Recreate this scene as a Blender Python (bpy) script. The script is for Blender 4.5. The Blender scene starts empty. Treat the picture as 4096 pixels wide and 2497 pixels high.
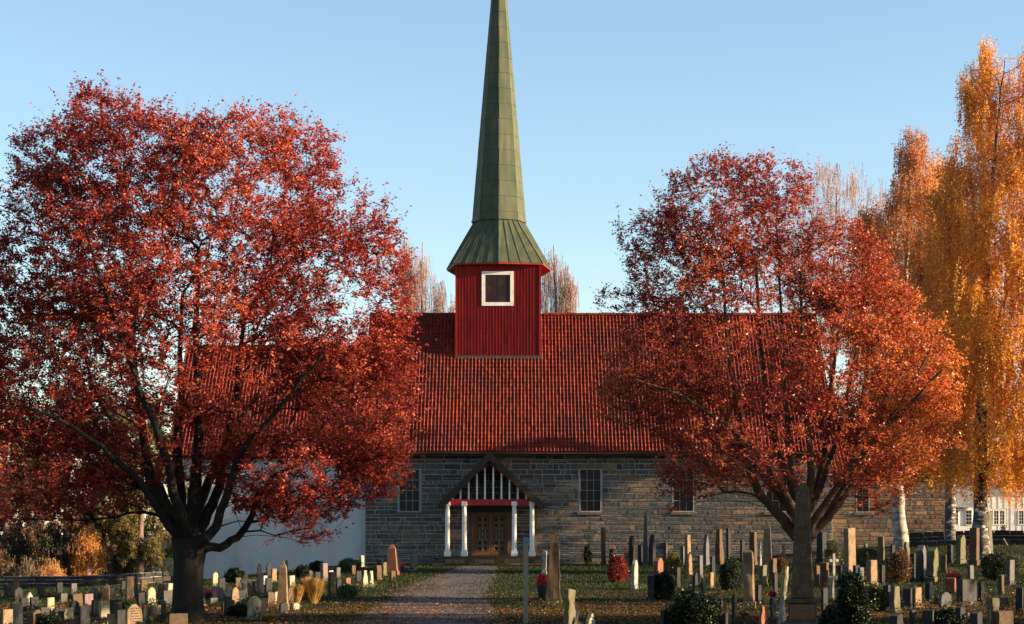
import bpy, bmesh, math, random
import numpy as np
from mathutils import Vector, Matrix, noise as mnoise
R = math.radians
rng = random.Random(7)
nr = np.random.default_rng(11)
C = bpy.context.scene.collection
sc = bpy.context.scene

# ------------------------------------------------------------------ camera, sky, sun, exposure
F = 7560.0; HOR = 2125.0; CAMZ = 1.6
cam = bpy.data.cameras.new('camera'); camo = bpy.data.objects.new('camera', cam); C.objects.link(camo)
camo.location = (0, 0, CAMZ); camo.rotation_euler = (R(90), 0, 0)
cam.sensor_width = 36; cam.lens = 36 * F / 4096; cam.shift_y = (HOR - 1248.5) / 4096
cam.clip_end = 3000; sc.camera = camo
AZ, EL = 82.0, 13.5
S = Vector((math.sin(R(AZ)) * math.cos(R(EL)), -math.cos(R(AZ)) * math.cos(R(EL)), math.sin(R(EL))))
w = bpy.data.worlds.new('World'); sc.world = w; w.use_nodes = True
nt = w.node_tree; nt.nodes.clear()
sky = nt.nodes.new('ShaderNodeTexSky'); sky.sky_type = 'NISHITA'; sky.sun_disc = False
sky.sun_elevation = R(EL); sky.sun_rotation = math.atan2(S.x, S.y)
sky.altitude = 100; sky.air_density = 1.0; sky.dust_density = 0.35; sky.ozone_density = 1.6
bg = nt.nodes.new('ShaderNodeBackground'); bg.inputs[1].default_value = 0.065
wo = nt.nodes.new('ShaderNodeOutputWorld')
nt.links.new(sky.outputs[0], bg.inputs[0]); nt.links.new(bg.outputs[0], wo.inputs[0])
sl = bpy.data.lights.new('sun', 'SUN'); sl.energy = 5.0; sl.angle = R(0.5); sl.color = (1.0, 0.75, 0.46)
so = bpy.data.objects.new('sun', sl); C.objects.link(so)
so.rotation_euler = (-S).to_track_quat('-Z', 'Y').to_euler(); so.location = (60, -20, 40)
sc.view_settings.view_transform = 'Standard'; sc.view_settings.look = 'None'
sc.view_settings.exposure = 2.02; sc.view_settings.gamma = 1; sc.view_settings.use_curve_mapping = False
sc.cycles.max_bounces = 6; sc.cycles.diffuse_bounces = 3; sc.cycles.glossy_bounces = 2
sc.cycles.transmission_bounces = 4; sc.cycles.use_denoising = True

# ------------------------------------------------------------------ helpers
def P(px, py, Y):
    return Vector(((px - 2048) * Y / F, Y, CAMZ + (HOR - py) * Y / F))
def sm(t): t = min(1, max(0, t)); return t * t * (3 - 2 * t)
def g(x, y):
    return -0.25 - 1.15 * sm((-x - 7) / 15) * sm((y - 45) / 58) + 1.15 * sm((x - 6) / 20) * sm((y - 50) / 55)
def at(px, py):
    """ground point seen at photo pixel"""
    Y = 60.0
    for _ in range(40):
        x = (px - 2048) * Y / F
        Yn = (CAMZ - g(x, Y)) * F / max(8, py - HOR)
        Y = 0.5 * Y + 0.5 * min(Yn, 200)
    return (px - 2048) * Y / F, Y
def tag(o, label=None, cat=None, group=None, kind=None):
    if label: o['label'] = label
    if cat: o['category'] = cat
    if group: o['group'] = group
    if kind: o['kind'] = kind
    return o
def link(name, me, parent=None, loc=None, rot=None):
    o = bpy.data.objects.new(name, me); C.objects.link(o)
    if parent: o.parent = parent
    if loc is not None: o.location = loc
    if rot is not None: o.rotation_euler = rot
    return o
def empty(name, loc=(0, 0, 0), rz=0, parent=None):
    o = bpy.data.objects.new(name, None); C.objects.link(o); o.location = loc; o.rotation_euler = (0, 0, rz)
    o.empty_display_size = .2
    if parent: o.parent = parent
    return o
class MB:
    def __init__(s): s.v = []; s.f = []; s.c = []
    def add(s, vs, fs, col=None):
        b = len(s.v); s.v += [tuple(p) for p in vs]; s.f += [tuple(i + b for i in q) for q in fs]
        s.c += [col] * len(fs); return s
    def box(s, x0, x1, y0, y1, z0, z1, col=None, M=None):
        vs = [Vector(p) for p in ((x0,y0,z0),(x1,y0,z0),(x1,y1,z0),(x0,y1,z0),(x0,y0,z1),(x1,y0,z1),(x1,y1,z1),(x0,y1,z1))]
        if M: vs = [M @ p for p in vs]
        return s.add(vs, [(0,3,2,1),(4,5,6,7),(0,1,5,4),(1,2,6,5),(2,3,7,6),(3,0,4,7)], col)
    def bar(s, a, b, wd, dp, up=Vector((0, 1, 0))):
        a = Vector(a); b = Vector(b); d = (b - a); L = d.length; d.normalize()
        u = up - d * up.dot(d); u.normalize(); r = d.cross(u)
        M = Matrix((( r.x, u.x, d.x, a.x), (r.y, u.y, d.y, a.y), (r.z, u.z, d.z, a.z), (0,0,0,1)))
        return s.box(-wd/2, wd/2, -dp/2, dp/2, 0, L, None, M)
    def tube(s, pts, rad, n=8, cap=True):
        k = len(pts); b = []
        for i, p in enumerate(pts):
            p = Vector(p); d = Vector(pts[min(i+1, k-1)]) - Vector(pts[max(i-1, 0)]); d.normalize()
            u = d.orthogonal() if abs(d.z) < .9 else (Vector((1, 0, 0)) - d * d.x).normalized()
            u.normalize(); q = d.cross(u); r = rad[i] if hasattr(rad, '__len__') else rad
            b += [p + (u * math.cos(2*math.pi*j/n) + q * math.sin(2*math.pi*j/n)) * r for j in range(n)]
        fs = [(i*n+j, i*n+(j+1) % n, (i+1)*n+(j+1) % n, (i+1)*n+j) for i in range(k-1) for j in range(n)]
        if cap: fs += [tuple(range(n))[::-1], tuple(range((k-1)*n, k*n))]
        return s.add(b, fs)
    def mesh(s, name, mt, smooth=False):
        me = bpy.data.meshes.new(name); me.from_pydata(s.v, [], s.f)
        me.materials.append(mt)
        if any(c is not None for c in s.c):
            a = me.color_attributes.new('tint', 'FLOAT_COLOR', 'CORNER')
            arr = []
            for f, c in zip(s.f, s.c): arr += list(c or (.5, .5, .5, 1)) * len(f)
            a.data.foreach_set('color', arr)
        if smooth: me.polygons.foreach_set('use_smooth', [True] * len(me.polygons))
        me.update(); return me
    def build(s, name, mt, parent=None, loc=None, rot=None, smooth=False):
        return link(name, s.mesh(name, mt, smooth), parent, loc, rot)
def quads(name, V, mt, parent=None, per=4, smooth=False):
    """V: (n*per,3) array, each run of `per` vertices one face"""
    V = np.asarray(V, dtype=np.float32); n = len(V) // per
    me = bpy.data.meshes.new(name); me.vertices.add(n * per); me.vertices.foreach_set('co', V.ravel())
    me.loops.add(n * per); me.loops.foreach_set('vertex_index', np.arange(n * per, dtype=np.int32))
    me.polygons.add(n); me.polygons.foreach_set('loop_start', np.arange(0, n * per, per, dtype=np.int32))
    me.polygons.foreach_set('loop_total', np.full(n, per, dtype=np.int32))
    me.materials.append(mt); me.update(calc_edges=True)
    return link(name, me, parent)

# ------------------------------------------------------------------ materials
class NT:
    def __init__(s, name):
        s.m = bpy.data.materials.new(name); s.m.use_nodes = True; s.t = s.m.node_tree; s.t.nodes.clear()
        s.out = s.n('OutputMaterial'); s.b = s.n('BsdfPrincipled'); s.l(s.b.outputs[0], s.out.inputs[0])
    def n(s, k, **kw):
        x = s.t.nodes.new('ShaderNode' + k)
        for a, v in kw.items(): setattr(x, a, v)
        return x
    def l(s, a, b): s.t.links.new(a, b)
    def coord(s, kind='Object', scale=(1, 1, 1)):
        tc = s.n('TexCoord'); mp = s.n('Mapping'); mp.inputs['Scale'].default_value = scale
        s.l(tc.outputs[kind], mp.inputs[0]); return mp.outputs[0]
    def noise(s, sc_, det=5, co=None, rough=.55):
        x = s.n('TexNoise'); x.inputs['Scale'].default_value = sc_; x.inputs['Detail'].default_value = det
        x.inputs['Roughness'].default_value = rough
        if co is not None: s.l(co, x.inputs['Vector'])
        return x.outputs[0]
    def ramp(s, fac, stops):
        r = s.n('ValToRGB'); e = r.color_ramp.elements
        while len(e) < len(stops): e.new(.5)
        for k, (p, c) in enumerate(stops): e[k].position = p; e[k].color = (*c, 1)
        s.l(fac, r.inputs[0]); return r.outputs[0]
    def mix(s, fac, a, b, mode='MIX'):
        x = s.n('Mix', data_type='RGBA', blend_type=mode)
        for v, i in ((fac, 0), (a, 6), (b, 7)):
            if hasattr(v, 'links'): s.l(v, x.inputs[i])
            elif i == 0: x.inputs[i].default_value = v
            else: x.inputs[i].default_value = (*v, 1)
        return x.outputs[2]
    def bump(s, h, st=.3, dist=.02):
        b = s.n('Bump'); b.inputs['Strength'].default_value = st; b.inputs['Distance'].default_value = dist
        s.l(h, b.inputs['Height']); s.l(b.outputs[0], s.b.inputs['Normal']); return b
    def col(s, c):
        if hasattr(c, 'links'): s.l(c, s.b.inputs['Base Color'])
        else: s.b.inputs['Base Color'].default_value = (*c, 1)
    def rough(s, r, spec=.4):
        s.b.inputs['Roughness'].default_value = r; s.b.inputs['Specular IOR Level'].default_value = spec
def simple(name, stops, scale=6, rough=.8, bump=.3, dist=.01, spec=.3, stretch=(1, 1, 1), det=6, lichen=None):
    t = NT(name); co = t.coord(scale=stretch); nz = t.noise(scale, det, co)
    c = t.ramp(nz, stops)
    if lichen:
        l2 = t.noise(lichen[0], 5, co); msk = t.ramp(l2, [(.5, (0,0,0)), (.62, (1,1,1))]); c = t.mix(msk, c, lichen[1])
    t.col(c); t.rough(rough, spec); t.bump(t.noise(scale * 6, 6, co), bump, dist); return t.m
def leafmat(name, stops, patch=.5, transl=.45, gloss=.4, xgrad=None, spec=.35):
    """stops indexed by a mix of per-leaf random and soft patches"""
    t = NT(name); geo = t.n('NewGeometry'); co = t.coord('Object')
    nz = t.noise(patch, 3, co)
    ma = t.n('Math', operation='MULTIPLY'); t.l(geo.outputs['Random Per Island'], ma.inputs[0]); ma.inputs[1].default_value = .55
    mb = t.n('Math', operation='MULTIPLY_ADD'); t.l(nz, mb.inputs[0]); mb.inputs[1].default_value = 1.1; t.l(ma.outputs[0], mb.inputs[2])
    mc = t.n('Math', operation='ADD'); t.l(mb.outputs[0], mc.inputs[0]); mc.inputs[1].default_value = -.33
    fac = mc.outputs[0]
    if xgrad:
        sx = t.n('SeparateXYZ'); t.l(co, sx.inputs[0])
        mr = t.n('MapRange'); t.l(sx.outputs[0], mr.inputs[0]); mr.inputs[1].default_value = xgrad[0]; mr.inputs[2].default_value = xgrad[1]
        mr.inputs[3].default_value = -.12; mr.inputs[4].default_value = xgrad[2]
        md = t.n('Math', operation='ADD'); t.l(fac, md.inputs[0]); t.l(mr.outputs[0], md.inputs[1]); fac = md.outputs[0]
    c = t.ramp(fac, stops); t.col(c); t.rough(gloss, spec)
    tr = t.n('BsdfTranslucent'); t.l(c, tr.inputs[0]); mx = t.n('MixShader'); mx.inputs[0].default_value = transl
    t.l(t.b.outputs[0], mx.inputs[1]); t.l(tr.outputs[0], mx.inputs[2]); t.l(mx.outputs[0], t.out.inputs[0]); return t.m
M = {}
M['plaster'] = simple('lime_plaster', [(.25, (.34,.34,.335)), (.45, (.47,.47,.46)), (.7, (.54,.54,.53))], .8, .9, .35, .02, stretch=(1,1,.45), det=9)
M['white'] = simple('white_paint', [(.3, (.60,.57,.51)), (.55, (.74,.72,.67)), (.8, (.78,.76,.72))], 3.5, .55, .2, .006, det=8)
M['redpaint'] = simple('red_paint', [(.3, (.30,.012,.010)), (.7, (.38,.022,.014))], 3, .5, .15, .004)
M['darkwood'] = simple('tarred_wood', [(.3, (0.015,0.009,0.006)), (.7, (0.0275,0.016,0.01))], 3, .6, .3, .006, stretch=(1,1,4))
M['brownwood'] = simple('brown_wood', [(.3, (0.0975,0.0375,0.0165)), (.7, (0.15,0.06375,0.0285))], 4, .5, .2, .004, stretch=(4,4,1))
M['iron'] = simple('wrought_iron', [(.3, (.20,.13,.08)), (.7, (.28,.19,.12))], 9, .45, .1, .002)
M['black'] = simple('dark_recess', [(.3, (.01,.01,.01)), (.7, (.016,.014,.014))], 5, .7, .1)
t = NT('window_glass'); t.col(t.ramp(t.noise(3, 3, t.coord()), [(.3, (.008,.009,.011)), (.7, (.02,.022,.025))])); t.rough(.15, .25); M['glass'] = t.m
t = NT('dusty_dark_pane'); t.col(t.ramp(t.noise(2.5, 6, t.coord()), [(.3, (.018,.009,.009)), (.6, (.035,.018,.015)), (.75, (.07,.04,.03))])); t.rough(.35, .2); M['bellpane'] = t.m
M['lead'] = simple('lead_frame', [(.3, (.20,.20,.20)), (.7, (.30,.30,.30))], 5, .5, .1, .002)
M['mortar'] = simple('lime_mortar', [(.3, (.26,.25,.24)), (.7, (.36,.35,.33))], 5, .95, .4, .01)
M['zinc'] = simple('zinc_sheet', [(.3, (.03,.03,.026)), (.7, (.07,.065,.055))], 3, .5, .2, .005)
t = NT('path_gravel'); geo = t.n('NewGeometry'); co = geo.outputs['Position']; n1 = t.noise(14, 9, co); n2 = t.noise(.9, 6, co); n3 = t.noise(5, 6, co)
c = t.ramp(n1, [(.3, (.05,.05,.055)), (.5, (.09,.085,.09)), (.75, (.15,.14,.13))]); c = t.mix(t.ramp(n2, [(.50, (0,0,0)), (.60, (.85,.85,.85))]), c, (.045,.032,.02)); c = t.mix(t.ramp(n3, [(.56, (0,0,0)), (.68, (.8,.8,.8))]), c, (.03,.035,.014))
t.col(c); t.rough(.95, .1); t.bump(n3, .9, .06); M['gravel'] = t.m
M['bark'] = simple('dark_bark', [(.3, (0.0054,0.0042,0.0033)), (.6, (0.012,0.0093,0.0072)), (.8, (0.021,0.0165,0.0105))], 5, .9, .9, .03, stretch=(1.6,1.6,.5))
M['barkwarm'] = simple('red_brown_bark', [(.3, (0.03,0.015,0.0084)), (.6, (0.072,0.039,0.021)), (.8, (0.12,0.078,0.03))], 5, .8, .8, .02, stretch=(1.6,1.6,.5))
t = NT('birch_bark'); co = t.coord(scale=(1, 1, 2.2)); n1 = t.noise(2.2, 5, co); n2 = t.noise(9, 3, t.coord(scale=(.4, .4, 2.5)))
c = t.ramp(n1, [(.30, (.05,.045,.04)), (.46, (.17,.155,.135)), (.64, (.34,.32,.285))]); msk = t.ramp(n2, [(.60, (0,0,0)), (.66, (1,1,1))])
t.col(t.mix(msk, c, (.04,.035,.03))); t.rough(.8); t.bump(n1, .6, .02); M['birch'] = t.m
t = NT('birch_bark_dark'); co = t.coord(scale=(1, 1, 2.2)); n1 = t.noise(3.2, 5, co)
t.col(t.ramp(n1, [(.46, (.03,.025,.02)), (.56, (.10,.09,.08)), (.68, (.55,.52,.47))])); t.rough(.85); t.bump(n1, .8, .03); M['birchdark'] = t.m
# masonry: tint attribute x fine grain
t = NT('wall_stone'); at_ = t.n('Attribute'); at_.attribute_name = 'tint'; co = t.coord()
nz = t.noise(5, 7, co); c = t.mix(1.0, at_.outputs[0], t.ramp(nz, [(.3, (.6,.6,.6)), (.7, (1.25,1.22,1.15))]), 'MULTIPLY')
lay = t.noise(3, 5, t.coord(scale=(1, 1, 9))); c = t.mix(.6, c, t.ramp(lay, [(.4, (.7,.7,.72)), (.65, (1.15,1.1,1.0))]), 'MULTIPLY')
t.col(c); t.rough(.85, .25); t.bump(nz, .9, .03); M['stone'] = t.m
# roof tile
t = NT('clay_tile'); co = t.coord('Object'); geo = t.n('NewGeometry')
wp = t.n('VectorMath', operation='MULTIPLY'); t.l(geo.outputs['Position'], wp.inputs[0]); wp.inputs[1].default_value = (4.6, 2.2, 2.2)
wn = t.n('TexWhiteNoise'); fl = t.n('VectorMath', operation='FLOOR'); t.l(wp.outputs[0], fl.inputs[0]); t.l(fl.outputs[0], wn.inputs[0])
nz = t.noise(.5, 5, geo.outputs['Position'])
c = t.ramp(wn.outputs[0], [(.0, (.105,.010,.006)), (.5, (.155,.015,.007)), (1., (.215,.026,.010))])
c = t.mix(t.ramp(nz, [(.46, (0,0,0)), (.66, (.7,.7,.7))]), c, (.065,.012,.009)); t.col(c); t.rough(.6, .15); M['tile'] = t.m
# tower boards: red paint, grey weathering streaks
t = NT('weathered_red_board'); geo = t.n('NewGeometry'); mp = t.n('Mapping'); mp.inputs['Scale'].default_value = (2.2, 2.2, .28); t.l(geo.outputs['Position'], mp.inputs[0])
n1 = t.noise(2.0, 6, mp.outputs[0]); mp2 = t.n('Mapping'); mp2.inputs['Scale'].default_value = (8, 8, .3); t.l(geo.outputs['Position'], mp2.inputs[0]); n2 = t.noise(1.5, 5, mp2.outputs[0])
c = t.ramp(n1, [(.3, (.27,.016,.011)), (.55, (.19,.012,.009)), (.7, (.10,.009,.008))])
c = t.mix(t.ramp(n2, [(.62, (0,0,0)), (.78, (.55,.55,.55))]), c, (.09,.06,.05)); t.col(c); t.rough(.6, .12); t.bump(n2, .3, .008); M['board'] = t.m
# patinated copper
t = NT('patinated_copper'); geo = t.n('NewGeometry'); mp = t.n('Mapping'); mp.inputs['Scale'].default_value = (1.6, 1.6, .35); t.l(geo.outputs['Position'], mp.inputs[0])
n1 = t.noise(1.8, 7, mp.outputs[0]); n2 = t.noise(.5, 4, geo.outputs['Position'])
c = t.ramp(n1, [(.25, (.040,.050,.032)), (.5, (.064,.073,.045)), (.75, (.098,.098,.062))]); c = t.mix(t.ramp(n2, [(.45, (0,0,0)), (.7, (.5,.5,.5))]), c, (.030,.052,.036))
t.col(c); t.rough(.65, .12); t.bump(n1, .25, .01); M['copper'] = t.m
for nm, st, lc in (
    ('greystone', [(.3, (0.05408,0.052,0.04992)), (.7, (0.09152,0.08944,0.0832))], None),
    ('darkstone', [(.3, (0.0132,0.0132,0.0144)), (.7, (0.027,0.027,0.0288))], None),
    ('tanstone', [(.3, (0.1248,0.0832,0.05408)), (.7, (0.183,0.1248,0.07904))], (5, (0.09152,0.07072,0.0416))),
    ('creamstone', [(.3, (0.2016,0.1728,0.12)), (.7, (0.288,0.2496,0.1824))], (6, (0.144,0.1344,0.0768))),
    ('redstone', [(.3, (0.1165,0.04576,0.02912)), (.7, (0.1747,0.07488,0.04992))], None),
    ('brownstone', [(.3, (.048,.029,.018)), (.7, (.078,.050,.031))], (9, (.075,.058,.036))),
    ('pinkstone', [(.3, (0.09984,0.07072,0.07488)), (.7, (0.1498,0.1082,0.1082))], None),
    ('mossstone', [(.3, (0.0624,0.05408,0.03744)), (.7, (0.1082,0.09568,0.07072))], (4, (0.06656,0.07072,0.0208))),
    ('whitestone', [(.3, (.17,.165,.15)), (.7, (.27,.265,.245))], (5, (.13,.135,.10)))):
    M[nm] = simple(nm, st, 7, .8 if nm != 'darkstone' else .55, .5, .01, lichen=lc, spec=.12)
# ground
t = NT('churchyard_ground'); geo = t.n('NewGeometry'); co = geo.outputs['Position']
n1 = t.noise(.35, 5, co); n2 = t.noise(6, 8, co); n3 = t.noise(1.6, 6, co)
gr = t.ramp(n2, [(.3, (0.004928,0.00704,0.002112)), (.55, (0.01056,0.01408,0.003872)), (.75, (0.0176,0.02182,0.00704))]); br = t.ramp(n2, [(.3, (0.007744,0.004576,0.002464)), (.55, (0.02112,0.01056,0.004928)), (.75, (0.04224,0.0176,0.007744))])
sp = t.n('SeparateXYZ'); t.l(co, sp.inputs[0])
mr = t.n('MapRange'); t.l(sp.outputs[1], mr.inputs[0]); mr.inputs[1].default_value = 47; mr.inputs[2].default_value = 41; mr.inputs[3].default_value = -.25; mr.inputs[4].default_value = .25
ad = t.n('Math', operation='ADD'); t.l(n3, ad.inputs[0]); t.l(mr.outputs[0], ad.inputs[1])
t.col(t.mix(t.ramp(ad.outputs[0], [(.48, (0,0,0)), (.62, (1,1,1))]), gr, br)); t.rough(.95, .1); t.bump(n2, 1, .06); M['ground'] = t.m
M['grass'] = leafmat('grass_blades', [(.1, (0.0102,0.0171,0.00408)), (.5, (0.01785,0.03135,0.00663)), (.9, (0.03825,0.04845,0.01275))], .8, .3, .6, None, .1)
M['litter'] = leafmat('fallen_leaves', [(.05, (0.068,0.02678,0.00714)), (.35, (0.1632,0.03825,0.01487)), (.6, (0.2448,0.06885,0.01785)), (.9, (0.3264,0.1683,0.0357))], 1.0, .2, .55)
M['redleaf'] = leafmat('crimson_leaves', [(.05, (.075,.006,.007)), (.35, (.21,.020,.016)), (.6, (.36,.052,.030)), (.82, (.52,.12,.065)), (1., (.58,.22,.12))], .45, .42, .5, None, .3)
M['redleaf2'] = leafmat('red_orange_leaves', [(.0, (.10,.007,.011)), (.3, (.25,.030,.020)), (.55, (.42,.080,.034)), (.8, (.60,.17,.04)), (1., (.68,.28,.05))], .5, .45, .42, (7.8, 13.0, .42))  # oranger towards the right: own autumn tone plus painted-in warm backlight
M['birchleaf'] = leafmat('golden_birch_leaves', [(.05, (.46,.13,.02)), (.35, (.64,.235,.024)), (.65, (.78,.36,.034)), (.95, (.84,.49,.07))], .35, .5, .5)
M['birchrust'] = leafmat('rust_birch_leaves', [(.05, (.30,.09,.035)), (.4, (.46,.17,.055)), (.7, (.60,.28,.08)), (.95, (.70,.42,.16))], .35, .5, .5)
M['twiggrey'] = leafmat('pale_pink_birch_twigs', [(.05, (.30,.17,.15)), (.4, (.46,.27,.22)), (.7, (.58,.36,.27)), (.95, (.66,.38,.2))], .3, .3, .6)
M['twigbark'] = simple('twig_bark', [(.3, (.16,.09,.08)), (.7, (.26,.17,.15))], 8, .8, .2)
M['olive'] = leafmat('olive_leaves', [(.05, (0.0375,0.03375,0.0105)), (.4, (0.0825,0.075,0.01875)), (.7, (0.165,0.1275,0.03)), (.95, (0.255,0.165,0.045))], .5, .35, .5)
M['russet'] = leafmat('russet_leaves', [(.05, (0.036,0.018,0.0084)), (.4, (0.084,0.039,0.015)), (.7, (0.144,0.066,0.024)), (.95, (0.204,0.12,0.048))], .5, .35, .5)
M['orangebush'] = leafmat('orange_leaves', [(.05, (.36,.08,.02)), (.4, (.60,.22,.02)), (.7, (.72,.36,.03)), (.95, (.74,.46,.05))], .9, .45, .45)
M['evergreen'] = leafmat('evergreen_needles', [(.05, (.005,.008,.004)), (.5, (.010,.017,.006)), (.95, (.032,.042,.014))], 1.2, .15, .5, None, .2)
M['mossgreen'] = leafmat('green_shrub_leaves', [(.05, (.025,.035,.012)), (.5, (.06,.075,.022)), (.95, (.14,.15,.045))], 1.2, .3, .45)
M['redbush'] = leafmat('scarlet_shrub_leaves', [(.05, (0.0672,0.00576,0.0048)), (.5, (0.1824,0.0168,0.0096)), (.95, (0.2784,0.0624,0.024))], 1.5, .4, .45)
M['goldgrass'] = leafmat('golden_grass', [(.05, (0.132,0.066,0.018)), (.5, (0.288,0.156,0.036)), (.95, (0.396,0.27,0.072))], 2, .4, .6)
M['flower'] = leafmat('red_petals', [(.05, (.45,.015,.04)), (.5, (.62,.03,.06)), (.95, (.75,.12,.16))], 2, .35, .5)
M['blue'] = simple('blue_glaze', [(.3, (.04,.10,.20)), (.7, (.06,.14,.26))], 3, .35, .1)
M['clay'] = simple('terracotta', [(.3, (.20,.09,.05)), (.7, (.28,.13,.07))], 5, .8, .2)
M['fadedroof'] = simple('brown_tile_roof', [(.3, (.12,.05,.03)), (.7, (.20,.08,.05))], 3, .7, .4, .02)
M['greysheet'] = simple('grey_sheet_roof', [(.3, (.16,.18,.20)), (.7, (.24,.27,.29))], 2, .45, .1)
M['post'] = simple('grey_post_wood', [(.3, (.13,.11,.08)), (.7, (.20,.175,.14))], 6, .8, .4, .006, stretch=(3,3,.6))

# ------------------------------------------------------------------ ground, path
def terrain():
    xs = sorted(set([-600, -350, -200, -120, -80, -60] + [round(-45 + i * 1.5, 2) for i in range(61)] + [60, 80, 120, 200, 350, 600]))
    ys = sorted(set([-60, -20, 0, 15, 25] + [30 + i * 1.25 for i in range(80)] + [140, 160, 200, 300, 500, 900, 1500]))
    V = [(x, y, g(x, y)) for y in ys for x in xs]; n = len(xs)
    Fs = [(j*n+i, j*n+i+1, (j+1)*n+i+1, (j+1)*n+i) for j in range(len(ys)-1) for i in range(n-1)]
    m = MB(); m.add(V, Fs); o = m.build('ground', M['ground'], smooth=True); tag(o, kind='structure')
terrain()
PL = [(1855,2262),(1760,2300),(1655,2335),(1580,2380),(1500,2430),(1400,2500),(1300,2560),(1100,2700)]
PR = [(2000,2262),(1990,2300),(1962,2340),(1945,2380),(1965,2430),(2000,2500),(2030,2560),(2060,2700)]
def path_edges(Y):
    def ev(L):
        pts = [at(*p) for p in L]; pts.sort(key=lambda p: p[1])
        for a, b in zip(pts, pts[1:]):
            if a[1] <= Y <= b[1]: k = (Y - a[1]) / (b[1] - a[1] + 1e-9); return a[0] + (b[0] - a[0]) * k
        return pts[0][0] if Y < pts[0][1] else pts[-1][0]
    return ev(PL), ev(PR)
m = MB(); rows = []
for i in range(110):
    Y = 25 + i * (101.6 - 25) / 109; a, b = path_edges(Y)
    a += .4 * mnoise.noise(Vector((Y * 1.1, 0, 0))) + .2*mnoise.noise(Vector((Y*4, 5, 0))); b += .4 * mnoise.noise(Vector((Y * 1.1, 9, 0))) + .2*mnoise.noise(Vector((Y*4, 2, 0)))
    rows.append([(a + (b - a) * k / 6, Y, g(a + (b - a) * k / 6, Y) + .012) for k in range(7)])
m.add([p for r in rows for p in r], [(j*7+i, j*7+i+1, j*7+i+8, j*7+i+7) for j in range(109) for i in range(6)])
tag(m.build('path', M['gravel'], smooth=True), kind='structure')

# ------------------------------------------------------------------ church
church = empty('stone_church', (0, 108, -0.2))
tag(church, 'red roofed stone and plaster church with a square red tower and green spire', 'church')
church.location = (0, 0, 0)
WY = 108.0
def X_(px, Y=WY): return (px - 2048) * Y / F
def Z_(py, Y=WY): return CAMZ + (HOR - py) * Y / F
EAVE = 6.10; RIDGE = 14.73; RY = 115.0; EY = 107.3
SL = (RIDGE - EAVE) / (RY - EY)
x0, x1 = X_(1460), X_(3330); xe = X_(3815)
WIN = [(X_(1595), X_(1680)), (X_(2318), X_(2405)), (X_(2690), X_(2776)), (X_(3062), X_(3148))]
WZ0, WZ1 = Z_(2048), Z_(1876)
DOOR = (X_(1893), X_(2034)); DZ0, DZ1 = Z_(2226), Z_(2040)
# stones
palette = [(.060,.060,.060), (.080,.076,.072), (.040,.043,.048), (.095,.080,.066), (.115,.088,.066), (.075,.062,.054), (.070,.068,.068), (.13,.098,.07), (.050,.056,.060), (.10,.07,.06), (.065,.066,.066), (.05,.05,.052)]
def stone_geo(a, b, c, d, y, pr, rr):
    j = lambda s: rr.uniform(-s, s)
    o = [(a+j(.012), y, c+j(.012)), (b+j(.012), y, c+j(.012)), (b+j(.012), y, d+j(.012)), (a+j(.012), y, d+j(.012))]
    e = .018
    i = [(o[0][0]+e, y-pr+j(.006), o[0][2]+e), (o[1][0]-e, y-pr+j(.006), o[1][2]+e), (o[2][0]-e, y-pr+j(.006), o[2][2]-e), (o[3][0]+e, y-pr+j(.006), o[3][2]-e)]
    return o + i, [(4,5,6,7), (0,1,5,4), (1,2,6,5), (2,3,7,6), (3,0,4,7)]
def masonry(xa, xb, za, zb, y, holes, breaks, rr, hmin=.12, hmax=.34, wmin=.28, wmax=1.15):
    zs = [za]; fixed = sorted(z for z in breaks if za < z < zb) + [zb]
    for fz in fixed:
        span = fz - zs[-1]; k = max(1, round(span / rr.uniform(hmin + .05, hmax - .03)))
        hs = [rr.uniform(hmin, hmax) for _ in range(k)]; q = span / sum(hs)
        for h in hs: zs.append(zs[-1] + h * q)
        zs[-1] = fz
    out = []
    for c, d in zip(zs, zs[1:]):
        iv = [(xa, xb)]
        for (ha, hb, hc, hd) in holes:
            if hc < d - .01 and hd > c + .01:
                nv = []
                for (p, q) in iv:
                    if hb <= p or ha >= q: nv.append((p, q)); continue
                    if ha > p: nv.append((p, ha))
                    if hb < q: nv.append((hb, q))
                iv = nv
        for (p, q) in iv:
            x = p
            while x < q - .02:
                ww = rr.uniform(wmin, wmax) if rr.random() < .75 else rr.uniform(wmin * .6, wmin * 1.3)
                e = x + ww
                if q - e < wmin * .7: e = q
                gp = .021
                if (e - x) > .5 and (d - c) > .2 and rr.random() < .22:   # two thin stones in one course
                    md = c + (d - c) * rr.uniform(.4, .6)
                    out.append((x + gp, e - gp, c + gp, md - gp*.8)); out.append((x + gp, e - gp, md + gp*.8, d - gp))
                else: out.append((x + gp, e - gp, c + gp, d - gp))
                x = e
    return out
rr = random.Random(3)
holes = [(a - .06, b + .06, WZ0 - .16, WZ1 + .30) for a, b in WIN] + [(DOOR[0] - .25, DOOR[1] + .25, -2, DZ1 + .45)]
def holed(xa, xb, za, zb, y0, y1, hs):
    m = MB(); zs = sorted(set([za, zb] + [min(zb, max(za, h[k])) for h in hs for k in (2, 3)]))
    for c, d in zip(zs, zs[1:]):
        x = xa
        for (ha, hb, hc, hd) in sorted(hs):
            if hc < (c+d)/2 < hd: m.box(x, ha, y0, y1, c, d); x = hb
        m.box(x, xb, y0, y1, c, d)
    return m
wallp = holed(x0, x1, -1.2, EAVE - .1, WY + .03, WY + .4, [(a, b, WZ0, WZ1) for a, b in WIN] + [(DOOR[0]-.0, DOOR[1]+.0, -1.2, DZ1-.1)])
wallp.box(x0, x1, WY + .41, WY + 13.9, -1.2, EAVE - .1)
wall = wallp.build('wall', M['mortar'], church)
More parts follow.
